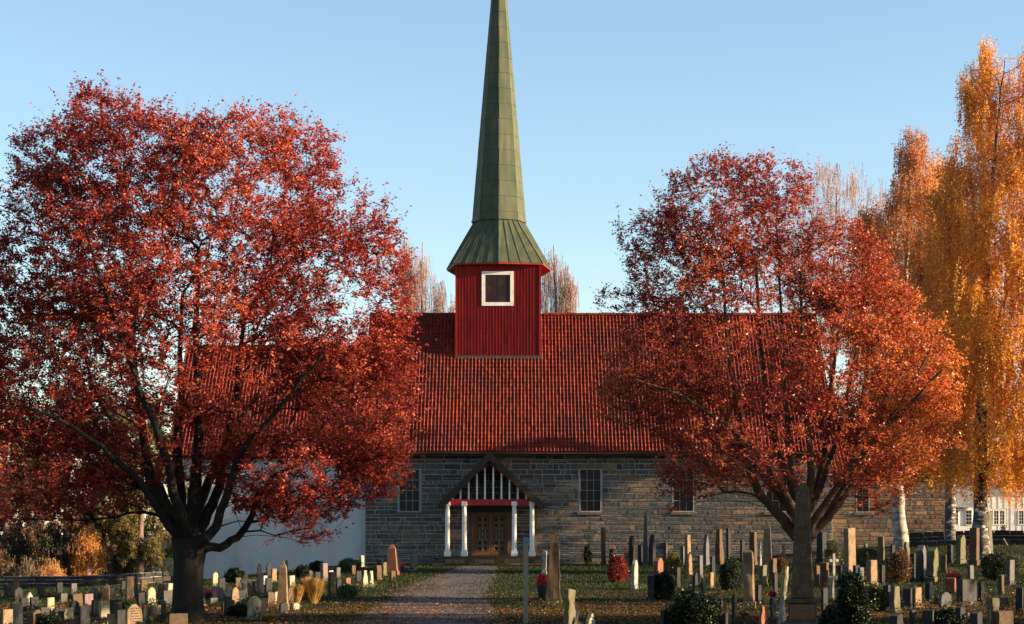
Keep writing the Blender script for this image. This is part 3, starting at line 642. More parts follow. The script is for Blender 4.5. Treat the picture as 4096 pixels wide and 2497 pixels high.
# ------------------------------------------------------------------ low dry stone walls
def drywall(name, label, pts, h, mt, rseed, px0=None):
    """pts: ground polyline (x,y). stones individually laid"""
    rr = random.Random(rseed); root = empty(name, (pts[0][0], pts[0][1], g(*pts[0]))); tag(root, label, 'wall')
    inv = Matrix.Translation(-root.location); corem = MB(); n = 0
    for (a, b) in zip(pts, pts[1:]):
        A = Vector((*a, 0)); B = Vector((*b, 0)); d = B-A; L = d.length; d.normalize(); nn = Vector((d.y, -d.x, 0))
        if nn.y > 0: nn = -nn
        K = max(1, int(L/3)); 
        for k in range(K):
            p, q = A + d*L*k/K, A + d*L*(k+1)/K; zp, zq = g(p.x, p.y), g(q.x, q.y)
            vs = [p-nn*.22+Vector((0,0,zp-.3)), p+nn*.12+Vector((0,0,zp-.3)), q+nn*.12+Vector((0,0,zq-.3)), q-nn*.22+Vector((0,0,zq-.3))]
            vs += [v + Vector((0,0,h+.24)) for v in vs]
            corem.add(vs, [(0,1,2,3),(4,7,6,5),(0,4,5,1),(1,5,6,2),(2,6,7,3),(3,7,4,0)])
        z = 0
        while z < h - .05:
            hh = rr.uniform(.16, .30); x = rr.uniform(-.3, 0)
            while x < L:
                w_ = rr.uniform(.35, .85); p = A + d*max(0, x); 
                zc = g(p.x, p.y) + z; vs, fs = stone_geo(0, w_-.03, 0, hh-.025, 0, rr.uniform(.03, .08), rr)
                vs = [p + d*v[0] + Vector((0,0,zc+v[2])) + nn*(.14 - v[1]) for v in vs]
                vs += [v - nn*.3 for v in vs[:4]]; fs = fs + [(3,2,10,11)]
                c = rr.choice(palette); kk = rr.uniform(.25, .5); col = (c[0]*kk, c[1]*kk, c[2]*kk, 1)  # palette scaled down: shade on the wall painted into its stone colour
                o = MB().add(vs, fs, col).build('stone', M['stone'], root); o.matrix_parent_inverse = inv; n += 1
                x += w_
            z += hh
    o = corem.build('wall_core', M['mortar'], root); o.matrix_parent_inverse = inv
    return n
drywall('stone_wall', 'low dark dry stone wall sloping down to the left behind the left graves', [(X_(-80, 88), 88), (X_(330, 92), 92), (X_(640, 98), 98)], .75, 'stone', 21)
drywall('stone_wall', 'low dark stone wall at the right in front of the white house', [(X_(3640, 103), 103), (X_(4180, 100), 100)], .72, 'stone', 22)

# ------------------------------------------------------------------ trees
def grow(base_nodes, base_par, tips, bf=.35, seg=.28, jit=.05, droop=0.0, seed=1):
    r = np.random.default_rng(seed)
    N = sum(len(t) for t in [base_nodes]); cap = N + len(tips) * 40
    pos = np.zeros((cap, 3)); par = np.full(cap, -1, dtype=int); pl = np.zeros(cap); n = N
    pos[:N] = base_nodes; par[:N] = base_par
    for i in range(N):
        if par[i] >= 0: pl[i] = pl[par[i]] + np.linalg.norm(pos[i]-pos[par[i]])
    lo = N // 3 if N > 6 else 0
    order = np.argsort(np.linalg.norm(tips - pos[min(N-1, 2)], axis=1)); tipidx = np.zeros(len(tips), dtype=int)
    allow = np.ones(cap, bool); allow[:TRUNK_SKIP[0]] = False
    for ti in order:
        p = tips[ti]; dv = pos[:n] - p; dist = np.sqrt((dv**2).sum(1)); cost = dist + bf*pl[:n] + np.where(pos[:n, 2] > p[2] + .1, 1.5*(1-droop), 0)
        cost[~allow[:n]] = 1e9
        j = int(np.argmin(cost)); a = pos[j].copy(); d = p - a; L = np.linalg.norm(d); k = max(1, min(30, int(L/seg)))
        if n + k >= cap: break
        # leave along parent's direction, arc up
        pd = a - pos[par[j]] if par[j] >= 0 else np.array([0, 0, 1.]); pd = pd/(np.linalg.norm(pd)+1e-9)
        ctrl = a + d*.45 + pd*L*.18 + np.array([0, 0, .06*L]); prev = j
        for s in range(1, k+1):
            u = s/k; q = (1-u)**2*a + 2*u*(1-u)*ctrl + u*u*p
            if s < k: q = q + r.normal(0, jit*min(1, L*.5), 3)*.5
            pos[n] = q; par[n] = prev; pl[n] = pl[prev] + np.linalg.norm(q-pos[prev]); prev = n; n += 1
        tipidx[ti] = prev
    return pos[:n], par[:n], tipidx
TRUNK_SKIP = [3]
def branch_mesh(name, pos, par, rad, mt, parent, rmin=.004, sides=(7, 5, 4, 3)):
    n = len(pos); d = np.zeros((n, 3)); ok = par >= 0
    d[ok] = pos[ok] - pos[par[ok]]; d[~ok] = (0, 0, 1); d /= np.linalg.norm(d, axis=1, keepdims=True)+1e-9
    # main child of each node = thickest
    main = np.full(n, -1)
    for i in range(n):
        p = par[i]
        if p >= 0 and (main[p] < 0 or rad[i] > rad[main[p]]): main[p] = i
    Vs, Fs, b = [], [], 0
    def frame(v):
        u = np.cross(v, np.array([.31, .77, .55])); u /= np.linalg.norm(u)+1e-9; return u, np.cross(v, u)
    for i in range(n):
        p = par[i]
        if p < 0 or rad[i] < rmin: continue
        k = sides[0] if rad[i] > .06 else sides[1] if rad[i] > .025 else sides[2] if rad[i] > .010 else sides[3]
        if main[p] == i: r0, d0 = rad[p], (d[p]+d[i])
        else: r0, d0 = min(rad[p]*.8, rad[i]*1.35), d[i]
        r1 = rad[i]; d1 = d[i] + (d[main[i]] if main[i] >= 0 else d[i])
        d0 = d0/np.linalg.norm(d0); d1 = d1/np.linalg.norm(d1)
        an = np.arange(k)*2*np.pi/k; u, w_ = frame(d0); A = pos[p] + r0*(np.cos(an)[:, None]*u + np.sin(an)[:, None]*w_)
        u, w_ = frame(d1); B = pos[i] + r1*(np.cos(an)[:, None]*u + np.sin(an)[:, None]*w_)
        Vs.append(A); Vs.append(B); Fs += [(b+j, b+(j+1) % k, b+k+(j+1) % k, b+k+j) for j in range(k)]; b += 2*k
    me = bpy.data.meshes.new(name); me.from_pydata(np.concatenate(Vs).tolist(), [], Fs); me.materials.append(mt)
    me.polygons.foreach_set('use_smooth', [True]*len(me.polygons)); me.update()
    return link(name, me, parent)
def radii(pos, par, tip_r, expo, fixed):
    n = len(pos); acc = np.zeros(n)
    r = np.zeros(n)
    for i in range(n-1, -1, -1):
        r[i] = max(tip_r, acc[i]**(1/expo)) if acc[i] > 0 else tip_r
        if i in fixed: r[i] = max(r[i]*0+fixed[i], 0)
        if par[i] >= 0: acc[par[i]] += r[i]**expo
    return r
def leaves(cent, L, W, r, droop=.3, up=None):
    """folded diamond leaves: 4 verts each"""
    n = len(cent); th = r.uniform(0, 2*np.pi, n); z = r.uniform(-1, 1, n)*.75 - droop
    a = np.stack([np.cos(th), np.sin(th), z], 1); a /= np.linalg.norm(a, axis=1, keepdims=True)
    b = r.normal(0, 1, (n, 3)); b -= (b*a).sum(1, keepdims=True)*a; b /= np.linalg.norm(b, axis=1, keepdims=True)+1e-9
    c = np.cross(a, b); s = r.uniform(.65, 1.25, n)[:, None]
    V = np.empty((n, 4, 3)); V[:, 0] = cent; V[:, 1] = cent + a*L*.45*s + b*W*.5*s + c*W*.12; V[:, 2] = cent + a*L*s; V[:, 3] = cent + a*L*.5*s - b*W*.5*s + c*W*.12
    return V.reshape(-1, 3)
def blob_points(blobs, Y, n, r, depth, shell=.35, zcut=None, xf=None):
    """sample points inside a union of ellipsoids given in photo pixels (cx,cy,rx,ry[,weight])"""
    W = np.array([b[2]*b[3]*(b[4] if len(b) > 4 else 1) for b in blobs]); W = W/W.sum(); out = []
    while len(out) < n:
        b = blobs[r.choice(len(blobs), p=W)]; v = r.normal(0, 1, 3); v /= np.linalg.norm(v); rad = r.uniform(shell, 1)**(1/2.2)
        px = b[0] + v[0]*b[2]*rad; py = b[1] - v[2]*b[3]*rad; c = P(px, py, Y); dy = v[1]*rad*min(depth, b[2]*Y/F*1.0)
        q = np.array([c.x, Y + dy, c.z])
        if mnoise.noise(Vector(q*.9)) < -.42 : continue
        out.append(q)
    return np.array(out)
def broad_tree(name, label, Y, trunk, limbs, blobs, ntip, nleaf, leafm, barkm, seed, depth=3.8, L=.08, W=.042, group=None, trunk_r=.32, spray=.34):
    r = np.random.default_rng(seed); root = empty(name, (P(trunk[0][0], 0, Y).x, Y, P(0, trunk[0][1], Y).z)); tag(root, label, 'tree', group)
    nodes, par, fixed = [], [], {}
    for k, (px, py, rd) in enumerate(trunk):
        c = P(px, py, Y); nodes.append((c.x, Y, c.z)); par.append(k-1); fixed[k] = rd
    for (start, pts) in limbs:
        prev = start
        pp = [(*[v for v in (nodes[start])],)]
        raw = [np.array(nodes[start])] + [np.array([P(q[0], q[1], Y).x, Y+q[2], P(q[0], q[1], Y).z]) for q in pts]
        rads = [fixed[start]*.62] + [q[3] for q in pts]
        for s in range(len(raw)-1):
            for u in (1/3, 2/3, 1):
                q = raw[s]*(1-u) + raw[s+1]*u + (r.normal(0, .02, 3) if u < 1 else 0)
                nodes.append(tuple(q)); par.append(prev); prev = len(nodes)-1; fixed[prev] = rads[s]*(1-u) + rads[s+1]*u
    tips = blob_points(blobs, Y, ntip, r, depth)
    TRUNK_SKIP[0] = len(trunk)
    pos, pr, ti = grow(np.array(nodes), np.array(par), tips, .30, .3, .05, 0, seed)
    rad = radii(pos, pr, .0045, 2.4, fixed)
    o = branch_mesh('trunk', pos, pr, rad, barkm, root, .0035); o.matrix_parent_inverse = Matrix.Translation(-root.location)
    # leaves on sprays near tips
    per = nleaf // len(tips); nz = len(tips)
    d = tips - pos[pr[ti]]; d /= np.linalg.norm(d, axis=1, keepdims=True)+1e-9
    wgt = np.clip(r.normal(1, .35, nz), .35, 2); cnt = np.maximum(3, (wgt*per).astype(int)); idx = np.repeat(np.arange(nz), cnt)
    m = len(idx); sub = r.integers(0, 5, m); key = idx*5 + sub; ax = r.normal(0, 1, (nz*5, 3)); ax[:, 2] = ax[:, 2]*.6 + .6
    ax = ax/np.linalg.norm(ax, axis=1, keepdims=True) + np.repeat(d, 5, axis=0)*.7; ax /= np.linalg.norm(ax, axis=1, keepdims=True)
    t_ = r.uniform(.02, 1, m)**.8; ln = r.uniform(.5, 1.25, nz*5)*spray*np.where(r.random(nz*5) < .10, 1.9, 1)
    cent = tips[idx] + ax[key]*(t_*ln[key])[:, None] + r.normal(0, .022, (m, 3))
    # thin visible twigs for the sprays
    tw0 = np.repeat(tips, 5, axis=0); tw1 = tw0 + ax*ln[:, None]; sd = np.cross(ax, [.3, .8, .5]); sd /= np.linalg.norm(sd, axis=1, keepdims=True); s2 = np.cross(ax, sd)
    Vt = np.stack([tw0+sd*.003, tw0-sd*.003, tw1], 1).reshape(-1, 3); Vt2 = np.stack([tw0+s2*.003, tw0-s2*.003, tw1], 1).reshape(-1, 3)
    o = quads('twigs', np.concatenate([Vt, Vt2]), barkm, root, 3); o['kind'] = 'stuff'; o.matrix_parent_inverse = Matrix.Translation(-root.location)
    o = quads('crown', leaves(cent, L, W, r, .25), leafm, root); o['kind'] = 'stuff'; o.matrix_parent_inverse = Matrix.Translation(-root.location)
    return root
YL = 38.0
broad_tree('red_leaved_tree', 'large crimson leaved tree with a thick dark trunk on the left', YL,
    [(752, 2490, .40), (750, 2440, .335), (750, 2350, .31), (752, 2270, .31), (760, 2200, .34), (750, 2150, .36)],
    [(5, [(690, 2090, -.2, 0.156), (645, 1990, -.3, 0.125), (610, 1880, -.4, 0.101), (590, 1740, -.5, 0.086), (575, 1560, -.6, 0.062), (560, 1350, -.7, 0.039)]),
     (5, [(720, 2060, .3, 0.156), (700, 1940, .5, 0.117), (690, 1780, .6, 0.094), (700, 1600, .7, 0.070), (690, 1400, .8, 0.055), (700, 1150, .9, 0.039)]),
     (5, [(770, 2050, -.1, 0.164), (790, 1930, -.2, 0.125), (800, 1780, -.2, 0.101), (800, 1500, -.3, 0.078), (790, 1300, -.2, 0.062), (800, 1000, -.2, 0.039)]),
     (5, [(810, 2080, .2, 0.133), (850, 1990, .3, 0.101), (880, 1850, .5, 0.086), (905, 1680, .6, 0.078), (930, 1450, .7, 0.055), (960, 1200, .8, 0.039)]),
     (4, [(820, 2165, -.3, 0.117), (880, 2110, -.5, 0.094), (915, 2020, -.7, 0.086), (960, 1900, -.9, 0.078), (1010, 1800, -1.1, 0.062), (1150, 1650, -1.3, 0.047), (1280, 1500, -1.4, 0.031)]),
     (4, [(830, 2190, .0, 0.101), (890, 2185, .1, 0.086), (945, 2150, .2, 0.078), (985, 2090, .3, 0.070), (1010, 2000, .4, 0.062), (1080, 1900, .6, 0.047), (1250, 1800, .8, 0.031), (1400, 1720, .9, 0.023)]),
     (5, [(690, 2100, -.5, 0.094), (600, 1930, -1.0, 0.070), (470, 1800, -1.4, 0.055), (320, 1700, -1.7, 0.039), (160, 1640, -2.0, 0.023)]),
     (5, [(670, 2060, .6, 0.094), (560, 1880, 1.2, 0.070), (420, 1750, 1.7, 0.047), (280, 1500, 2.0, 0.031)]),
     (5, [(760, 2060, .8, 0.117), (820, 1850, 1.4, 0.086), (950, 1600, 1.9, 0.062), (1120, 1350, 2.2, 0.039)]),
     (5, [(750, 2060, -.7, 0.109), (700, 1800, -1.4, 0.078), (600, 1500, -1.8, 0.062), (500, 1200, -2.0, 0.039), (400, 900, -2, 0.023)])],
    [(760, 1000, 620, 520, 1), (500, 700, 360, 300, 1), (960, 780, 400, 330, 1.1), (300, 1050, 360, 420), (1300, 1250, 350, 380, 1.1), (1400, 1620, 300, 300, 1.1), (200, 1500, 380, 380), (60, 1650, 330, 260, 1.0), (40, 1420, 200, 200, .7), (800, 1400, 620, 360, .9),
     (1180, 1880, 350, 200, 1.7), (1250, 2060, 150, 120, .9), (100, 1880, 380, 240, 1.5), (1480, 1900, 150, 140, 1.2), (1050, 2060, 130, 80, .8), (400, 1960, 220, 120, 1), (420, 480, 150, 120), (220, 650, 170, 180), (1180, 600, 170, 150, .8), (1520, 1050, 130, 170), (1400, 880, 150, 160, .9), (1080, 2090, 140, 60, .3), (-120, 1200, 200, 350), (720, 1760, 330, 190, 1.0), (520, 1900, 200, 120, .5), (1560, 1500, 110, 250, .9), (1500, 1850, 130, 110, .8)],
    5600, 310000, M['redleaf'], M['bark'], 5, 3.7, .068, .036)
YR = 50.0
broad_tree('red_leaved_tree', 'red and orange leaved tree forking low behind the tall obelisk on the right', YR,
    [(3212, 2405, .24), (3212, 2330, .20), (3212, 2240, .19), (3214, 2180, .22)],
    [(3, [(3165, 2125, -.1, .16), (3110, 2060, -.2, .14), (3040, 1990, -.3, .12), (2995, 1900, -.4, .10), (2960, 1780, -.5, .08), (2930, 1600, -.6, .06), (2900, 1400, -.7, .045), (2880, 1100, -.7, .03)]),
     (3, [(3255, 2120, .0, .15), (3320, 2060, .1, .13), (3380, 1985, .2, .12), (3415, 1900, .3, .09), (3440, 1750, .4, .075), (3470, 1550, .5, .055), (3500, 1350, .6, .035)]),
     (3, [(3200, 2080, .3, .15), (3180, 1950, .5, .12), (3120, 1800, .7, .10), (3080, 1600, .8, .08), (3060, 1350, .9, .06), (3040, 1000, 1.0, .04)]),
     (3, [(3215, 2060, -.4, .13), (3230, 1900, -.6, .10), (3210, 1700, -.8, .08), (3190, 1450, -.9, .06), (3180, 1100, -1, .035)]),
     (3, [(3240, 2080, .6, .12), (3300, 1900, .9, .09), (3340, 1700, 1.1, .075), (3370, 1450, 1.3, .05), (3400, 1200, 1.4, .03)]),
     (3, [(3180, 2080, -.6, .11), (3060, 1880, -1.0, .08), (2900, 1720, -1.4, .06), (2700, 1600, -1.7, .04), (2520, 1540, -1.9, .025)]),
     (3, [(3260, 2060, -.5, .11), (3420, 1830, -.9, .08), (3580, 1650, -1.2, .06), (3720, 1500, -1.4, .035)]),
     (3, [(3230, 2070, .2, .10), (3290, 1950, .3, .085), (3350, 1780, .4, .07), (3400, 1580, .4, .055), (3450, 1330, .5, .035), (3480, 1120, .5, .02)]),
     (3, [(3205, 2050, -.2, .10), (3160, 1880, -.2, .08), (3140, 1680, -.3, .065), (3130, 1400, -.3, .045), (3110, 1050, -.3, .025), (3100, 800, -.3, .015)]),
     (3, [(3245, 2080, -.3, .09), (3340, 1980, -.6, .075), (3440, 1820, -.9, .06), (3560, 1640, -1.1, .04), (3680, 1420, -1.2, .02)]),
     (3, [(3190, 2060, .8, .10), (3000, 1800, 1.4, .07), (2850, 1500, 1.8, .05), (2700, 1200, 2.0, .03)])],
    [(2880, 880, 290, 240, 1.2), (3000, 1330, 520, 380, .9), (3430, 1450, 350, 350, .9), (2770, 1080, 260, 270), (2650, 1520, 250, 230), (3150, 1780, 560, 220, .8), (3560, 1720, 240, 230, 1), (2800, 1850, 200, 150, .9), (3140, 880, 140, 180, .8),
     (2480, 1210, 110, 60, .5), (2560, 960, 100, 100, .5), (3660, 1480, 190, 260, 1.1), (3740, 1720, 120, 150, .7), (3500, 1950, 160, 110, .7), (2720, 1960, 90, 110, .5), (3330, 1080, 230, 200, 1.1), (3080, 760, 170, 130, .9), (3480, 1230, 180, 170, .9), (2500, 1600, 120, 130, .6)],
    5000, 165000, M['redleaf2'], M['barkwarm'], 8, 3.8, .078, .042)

def birch(name, label, Y, trunk, crown, nbr, nstr, nleaf, leafm, seed, strand=(.6, 1.8), L=.055, W=.04, barkm='birch', group=None, lw=.006, cat='tree'):
    """trunk px list; crown: list of (py, halfwidth px, cx px) from top to bottom"""
    r = np.random.default_rng(seed); b0 = P(trunk[0][0], trunk[0][1], Y); root = empty(name, b0); tag(root, label, cat, group); inv = Matrix.Translation(-root.location)
    nodes = []; par = []; fixed = {}
    for k, (px, py, rd) in enumerate(trunk):
        c = P(px, py, Y)
        if k:
            a = np.array(nodes[-1]); e = np.array(c); m = 4; r0 = fixed[len(nodes)-1]
            for s in range(1, m+1):
                nodes.append(tuple(a + (e-a)*s/m + (r.normal(0, .03, 3) if s < m else 0))); par.append(len(nodes)-2); fixed[len(nodes)-1] = r0 + (rd-r0)*s/m
        else: nodes.append(tuple(c)); par.append(-1); fixed[0] = rd
    cy = np.array([c[0] for c in crown], float); chw = np.array([c[1] for c in crown], float); ccx = np.array([c[2] for c in crown], float)
    def samp(n):
        out = []; pr_ = chw/chw.sum()
        while len(out) < n:
            py = r.uniform(cy[0], cy[-1]); hw = np.interp(py, cy, chw); cx = np.interp(py, cy, ccx)
            hw *= 1 + .30*mnoise.noise(Vector((py*.011, seed, 0))) + .22*mnoise.noise(Vector((py*.04, seed, 7)))
            if r.random() > hw/chw.max(): continue
            th = r.uniform(0, 2*np.pi); rr_ = r.random()**.36; c = P(cx + hw*rr_*math.cos(th), py, Y)
            q = np.array([c.x, Y + hw*Y/F*rr_*math.sin(th), c.z])
            if mnoise.noise(Vector(q*.6)) < -.14: continue
            out.append(q)
        return np.array(out)
    tips = samp(nbr); TRUNK_SKIP[0] = max(2, len(nodes)//4)
    pos, pr, ti = grow(np.array(nodes), np.array(par), tips, .25, .5, .08, 0, seed)
    rad = radii(pos, pr, .008, 2.3, fixed)
    o = branch_mesh('trunk', pos, pr, rad, M[barkm], root, .0065); o.matrix_parent_inverse = inv
    # hanging strands from random branch nodes
    cand = np.arange(len(nodes), len(pos)); st = pos[r.choice(cand, nstr)] + r.normal(0, .18, (nstr, 3))
    ln = r.uniform(strand[0], strand[1], nstr); sway = r.normal(0, .10, (nstr, 3)); sway[:, 2] = 0
    e1 = st + np.array([0, 0, -1])*ln[:, None] + sway*ln[:, None]; u = np.zeros((nstr, 3)); th = r.uniform(0, np.pi, nstr); u[:, 0] = np.cos(th); u[:, 1] = np.sin(th)
    V = np.stack([st+u*lw, st-u*lw, e1-u*lw*.5, e1+u*lw*.5], 1).reshape(-1, 3)
    o = quads('hanging_twigs', V, M['twigbark'], root); o['kind'] = 'stuff'; o.matrix_parent_inverse = inv
    si = r.integers(0, nstr, nleaf); t_ = r.uniform(0.02, 1, nleaf)[:, None]; cent = st[si]*(1-t_) + e1[si]*t_ + r.normal(0, .035, (nleaf, 3))
    LV = leaves(cent, L*1.25, W*1.35, r, .9).reshape(-1, 4, 3)[:, 1:, :].reshape(-1, 3)
    o = quads('crown', LV, leafm, root, 3); o['kind'] = 'stuff'; o.matrix_parent_inverse = inv
    return root
birch('birch_tree', 'tall golden drooping birch with a black and white trunk at the right edge', 82, [(3925, 2235, .42), (3922, 2000, .30), (3930, 1600, .25), (3950, 1000, .14), (3990, 500, .06), (4020, 230, .015)],
      [(160, 40, 3980), (230, 130, 4010), (330, 220, 4050), (500, 260, 4080), (700, 310, 4080), (900, 360, 4080), (1100, 390, 4070), (1400, 390, 4060), (1700, 350, 4040), (1850, 270, 4020)], 1700, 10000, 300000, M['birchleaf'], 31, (.7, 2.2), .10, .07, 'birchdark')
birch('birch_tree', 'rust coloured birch with a pale smooth trunk left of the golden birch', 88, [(3606, 2250, .42), (3598, 2100, .33), (3585, 1900, .28), (3600, 1600, .2), (3630, 1000, .10), (3645, 600, .03)],
      [(500, 22, 3642), (700, 110, 3640), (900, 200, 3620), (1200, 250, 3630), (1500, 240, 3670), (1750, 200, 3700)], 700, 5000, 130000, M['birchrust'], 32, (.6, 1.8), .10, .07, 'birch')
birch('birch_tree', 'sparse pinkish birch rising behind the church roof right of the red tree', 126, [(3330, 2100, .3), (3330, 1200, .15), (3350, 700, .03)],
      [(640, 90, 3340), (740, 200, 3350), (900, 260, 3370), (1100, 290, 3380), (1350, 260, 3380)], 520, 3600, 52000, M['twiggrey'], 33, (.5, 1.6), .07, .05, 'twigbark', None, .010)
birch('birch_tree', 'pale pinkish weeping birch behind the roof left of the tower', 138, [(1690, 2100, .3), (1690, 1400, .15), (1690, 970, .03)],
      [(960, 20, 1640), (1040, 70, 1670), (1150, 90, 1690), (1300, 90, 1690), (1500, 90, 1690)], 150, 2600, 12000, M['twiggrey'], 34, (1.0, 3.0), .08, .05, 'twigbark', None, .011)
birch('birch_tree', 'pale weeping birch behind the roof right of the tower', 138, [(2230, 2100, .3), (2225, 1400, .15), (2215, 980, .03)],
      [(1000, 14, 2212), (1080, 50, 2225), (1160, 78, 2235), (1300, 90, 2240), (1500, 90, 2240)], 150, 2600, 14000, M['twiggrey'], 35, (1.0, 3.0), .08, .05, 'twigbark', None, .011)
birch('birch_tree', 'small yellowish tree top peeping over the ridge left of the tower', 136, [(1812, 2100, .2), (1812, 1240, .03)], [(1205, 12, 1815), (1260, 25, 1812), (1400, 30, 1810)], 30, 300, 2600, M['birchrust'], 36, (.3, .8), .08, .06, 'twigbark', None, .008)
# thicket beyond the left wall
birch('birch_tree', 'second golden birch behind the pale trunk, with no trunk showing', 98, [(3800, 2160, .3), (3800, 1500, .2), (3790, 680, .03)],
      [(620, 40, 3770), (800, 120, 3770), (1000, 170, 3780), (1300, 210, 3790), (1600, 210, 3790), (1850, 160, 3800)], 480, 4200, 100000, M['birchleaf'], 37, (.6, 1.8), .11, .08, 'birchdark')
def mixed_tree(label, Y, px, base, top, halfw, leafm, nleaf, seed, barkm='twigbark', L=.10, W=.065, cat='tree', name='tree'):
    h = base-top
    birch(name, label, Y, [(px, base, .22), (px+8, base-h*.5, .14), (px, top+20, .03)], [(top, halfw*.3, px), (top+h*.25, halfw*.85, px), (top+h*.6, halfw, px), (base-h*.06, halfw*.75, px)], 150, 1500, nleaf, M[leafm], seed, (.2, .6), L, W, barkm, None, .006, cat)
mixed_tree('russet leaved tree beyond the stone wall at the far left edge', 100, 20, 2370, 1560, 210, 'russet', 52000, 41)
mixed_tree('brown bare-looking tree with grey trunk left of the orange bush', 101, 260, 2340, 1500, 190, 'russet', 48000, 42, 'birchdark')
mixed_tree('olive and gold tree nearest the dark trunk beyond the stone wall', 101.5, 560, 2310, 1600, 200, 'olive', 60000, 43)
mixed_tree('thin russet tree between the olive tree and the orange bush', 103, 440, 2320, 1560, 160, 'russet', 42000, 46)
mixed_tree('broad russet and olive tree farthest behind the left thicket', 125, 330, 2330, 1480, 330, 'russet', 60000, 51, 'twigbark', .14, .09)
mixed_tree('bare brown tree beyond the frame edge at far left', 118, -40, 2340, 1500, 200, 'russet', 30000, 52, 'twigbark', .14, .09)
mixed_tree('dark green spruce among the brown trees on the left', 100, 120, 2330, 1830, 120, 'evergreen', 26000, 44)
mixed_tree('bright orange narrow bush beyond the stone wall', 100, 352, 2312, 2110, 52, 'orangebush', 9000, 45, 'twigbark', .085, .055, 'bush', 'bush')
mixed_tree('red orange low bush behind the stone wall at far left', 99, 200, 2350, 2250, 70, 'orangebush', 6000, 47, 'twigbark', .08, .05, 'bush', 'bush')
mixed_tree('yellow and brown low bush at the left frame edge', 99, 70, 2350, 2240, 110, 'olive', 9000, 48, 'twigbark', .08, .05, 'bush', 'bush')

# trees standing just outside the frame on the right, whose shade falls across the yard and the church wall
def off(label, X, Y, h, rad, bottom, leafm, n, seed, L=.12):
    px = 2048 + X*F/Y; hw = rad*F/Y; gz = g(X, Y); p = lambda z: HOR - (gz+z-CAMZ)*F/Y
    birch('tree', label, Y, [(px, p(-.1), .25), (px, p(h*.5), .16), (px, p(h*.95), .03)], [(p(h), hw*.25, px), (p(h*.8), hw*.8, px), (p((h+bottom)/2), hw, px), (p(bottom), hw*.7, px)], 160, 1200, n, M[leafm], seed, (.2, .8), L, L*.7, 'bark')
off('birch outside the frame to the right of the church', 32.5, 101.6, 17.5, 3.1, 1.0, 'birchleaf', 52000, 61, .16)
off('russet tree outside the frame in the right foreground', 20, 33.5, 11, 3.4, 1.5, 'redleaf', 42000, 62, .12)
off('small russet tree outside the frame near the great obelisk', 16, 37.0, 8, 2.3, .6, 'redleaf', 34000, 64, .12)
off('low red tree outside the frame at the right', 25, 46.5, 9, 2.4, 1.5, 'redleaf', 24000, 63, .12)

# ------------------------------------------------------------------ shrubs
def shrub(name, label, px, base, top, halfw, leafm, n, seed, L=.05, W=.03, group=None, cat='shrub', solid=True, Yo=None, deep=1.0, squash=1.0, up=0):
    r = np.random.default_rng(seed); x, Y = at(px, base); 
    if Yo: Y = Yo; x = (px-2048)*Y/F
    z0 = g(x, Y) if not Yo else P(px, base, Y).z; hw = halfw*Y/F; h = (base-top)*Y/F
    root = empty(name, (x, Y, z0)); tag(root, label, cat, group)
    v = r.normal(0, 1, (n, 3)); v /= np.linalg.norm(v, axis=1, keepdims=True); rad = r.uniform(.55, 1.0, n)[:, None]**.6
    lump = np.array([1 + .38*mnoise.noise(Vector(q*1.7) + Vector((seed, 0, 0))) + .35*max(0, mnoise.noise(Vector(q*5) + Vector((0, seed, 0)))) for q in v])[:, None]*r.uniform(.9, 1.12, n)[:, None]; lump = np.where(v[:, 2:3] < -.3, lump*1.12, lump)
    c = v*rad*lump; c[:, 0] *= hw; c[:, 1] *= hw*deep; c[:, 2] = (c[:, 2]*.5 + .5)*h
    lv = leaves(c, L, W, r, .0 if up == 0 else -up)
    o = quads('foliage', lv, M[leafm], root); o['kind'] = 'stuff'
    m = MB()
    for k in range(7):
        a = k*2*math.pi/7; e = (hw*.6*math.cos(a), hw*.6*math.sin(a)*deep, h*.75); m.tube([(0, 0, -.05), (e[0]*.4, e[1]*.4, h*.35), e], [.02, .014, .006], 5)
    m.build('stems', M['bark'], root)
    return root
def tuft(label, px, base, top, halfw, n, seed):
    x, Y = at(px, base); h = (base-top)*Y/F; hw = halfw*Y/F; root = empty('ornamental_grass', (x, Y, g(x, Y))); tag(root, label, 'ornamental grass')
    r = np.random.default_rng(seed); a = r.uniform(0, 2*np.pi, n); b = np.stack([np.cos(a)*hw*.5*r.random(n), np.sin(a)*hw*.5*r.random(n), np.zeros(n)], 1)
    k = r.uniform(.1, 1.1, n)*hw; t_ = b + np.stack([np.cos(a)*k, np.sin(a)*k, h*r.uniform(.55, 1.1, n)], 1); m_ = (b+t_)/2 + np.array([0, 0, .12])*h; u = np.stack([-np.sin(a), np.cos(a), 0*a], 1)*.008
    o = quads('blades', np.stack([b-u, b+u, m_+u, m_-u, m_-u, m_+u, t_+u*.2, t_-u*.2], 1).reshape(-1, 3), M['goldgrass'], root); o['kind'] = 'stuff'
    return root
shrub('hedge', 'rounded dark clipped bush left of the mossy tall pillar on the right', 2918, 2362, 2238, 42, 'evergreen', 9000, 3, .045, .03)
shrub('shrub', 'black green spreading evergreen in the right foreground below the round bush', 2772, 2560, 2372, 92, 'evergreen', 16000, 4, .05, .03)
shrub('shrub', 'tall narrow dark cypress bush just right of the great obelisk', 3412, 2560, 2300, 58, 'evergreen', 13000, 5, .05, .03)
shrub('shrub', 'green ivy like shrub beside the dark cypress bush', 3498, 2450, 2345, 38, 'mossgreen', 5200, 6, .06, .04)
shrub('hedge', 'big dark box hedge with sunlit green top near the right edge', 3982, 2322, 2213, 50, 'evergreen', 9000, 7, .05, .03)
shrub('shrub', 'yellow green low juniper beside the big dark hedge', 4062, 2300, 2222, 42, 'mossgreen', 5000, 8, .05, .03)
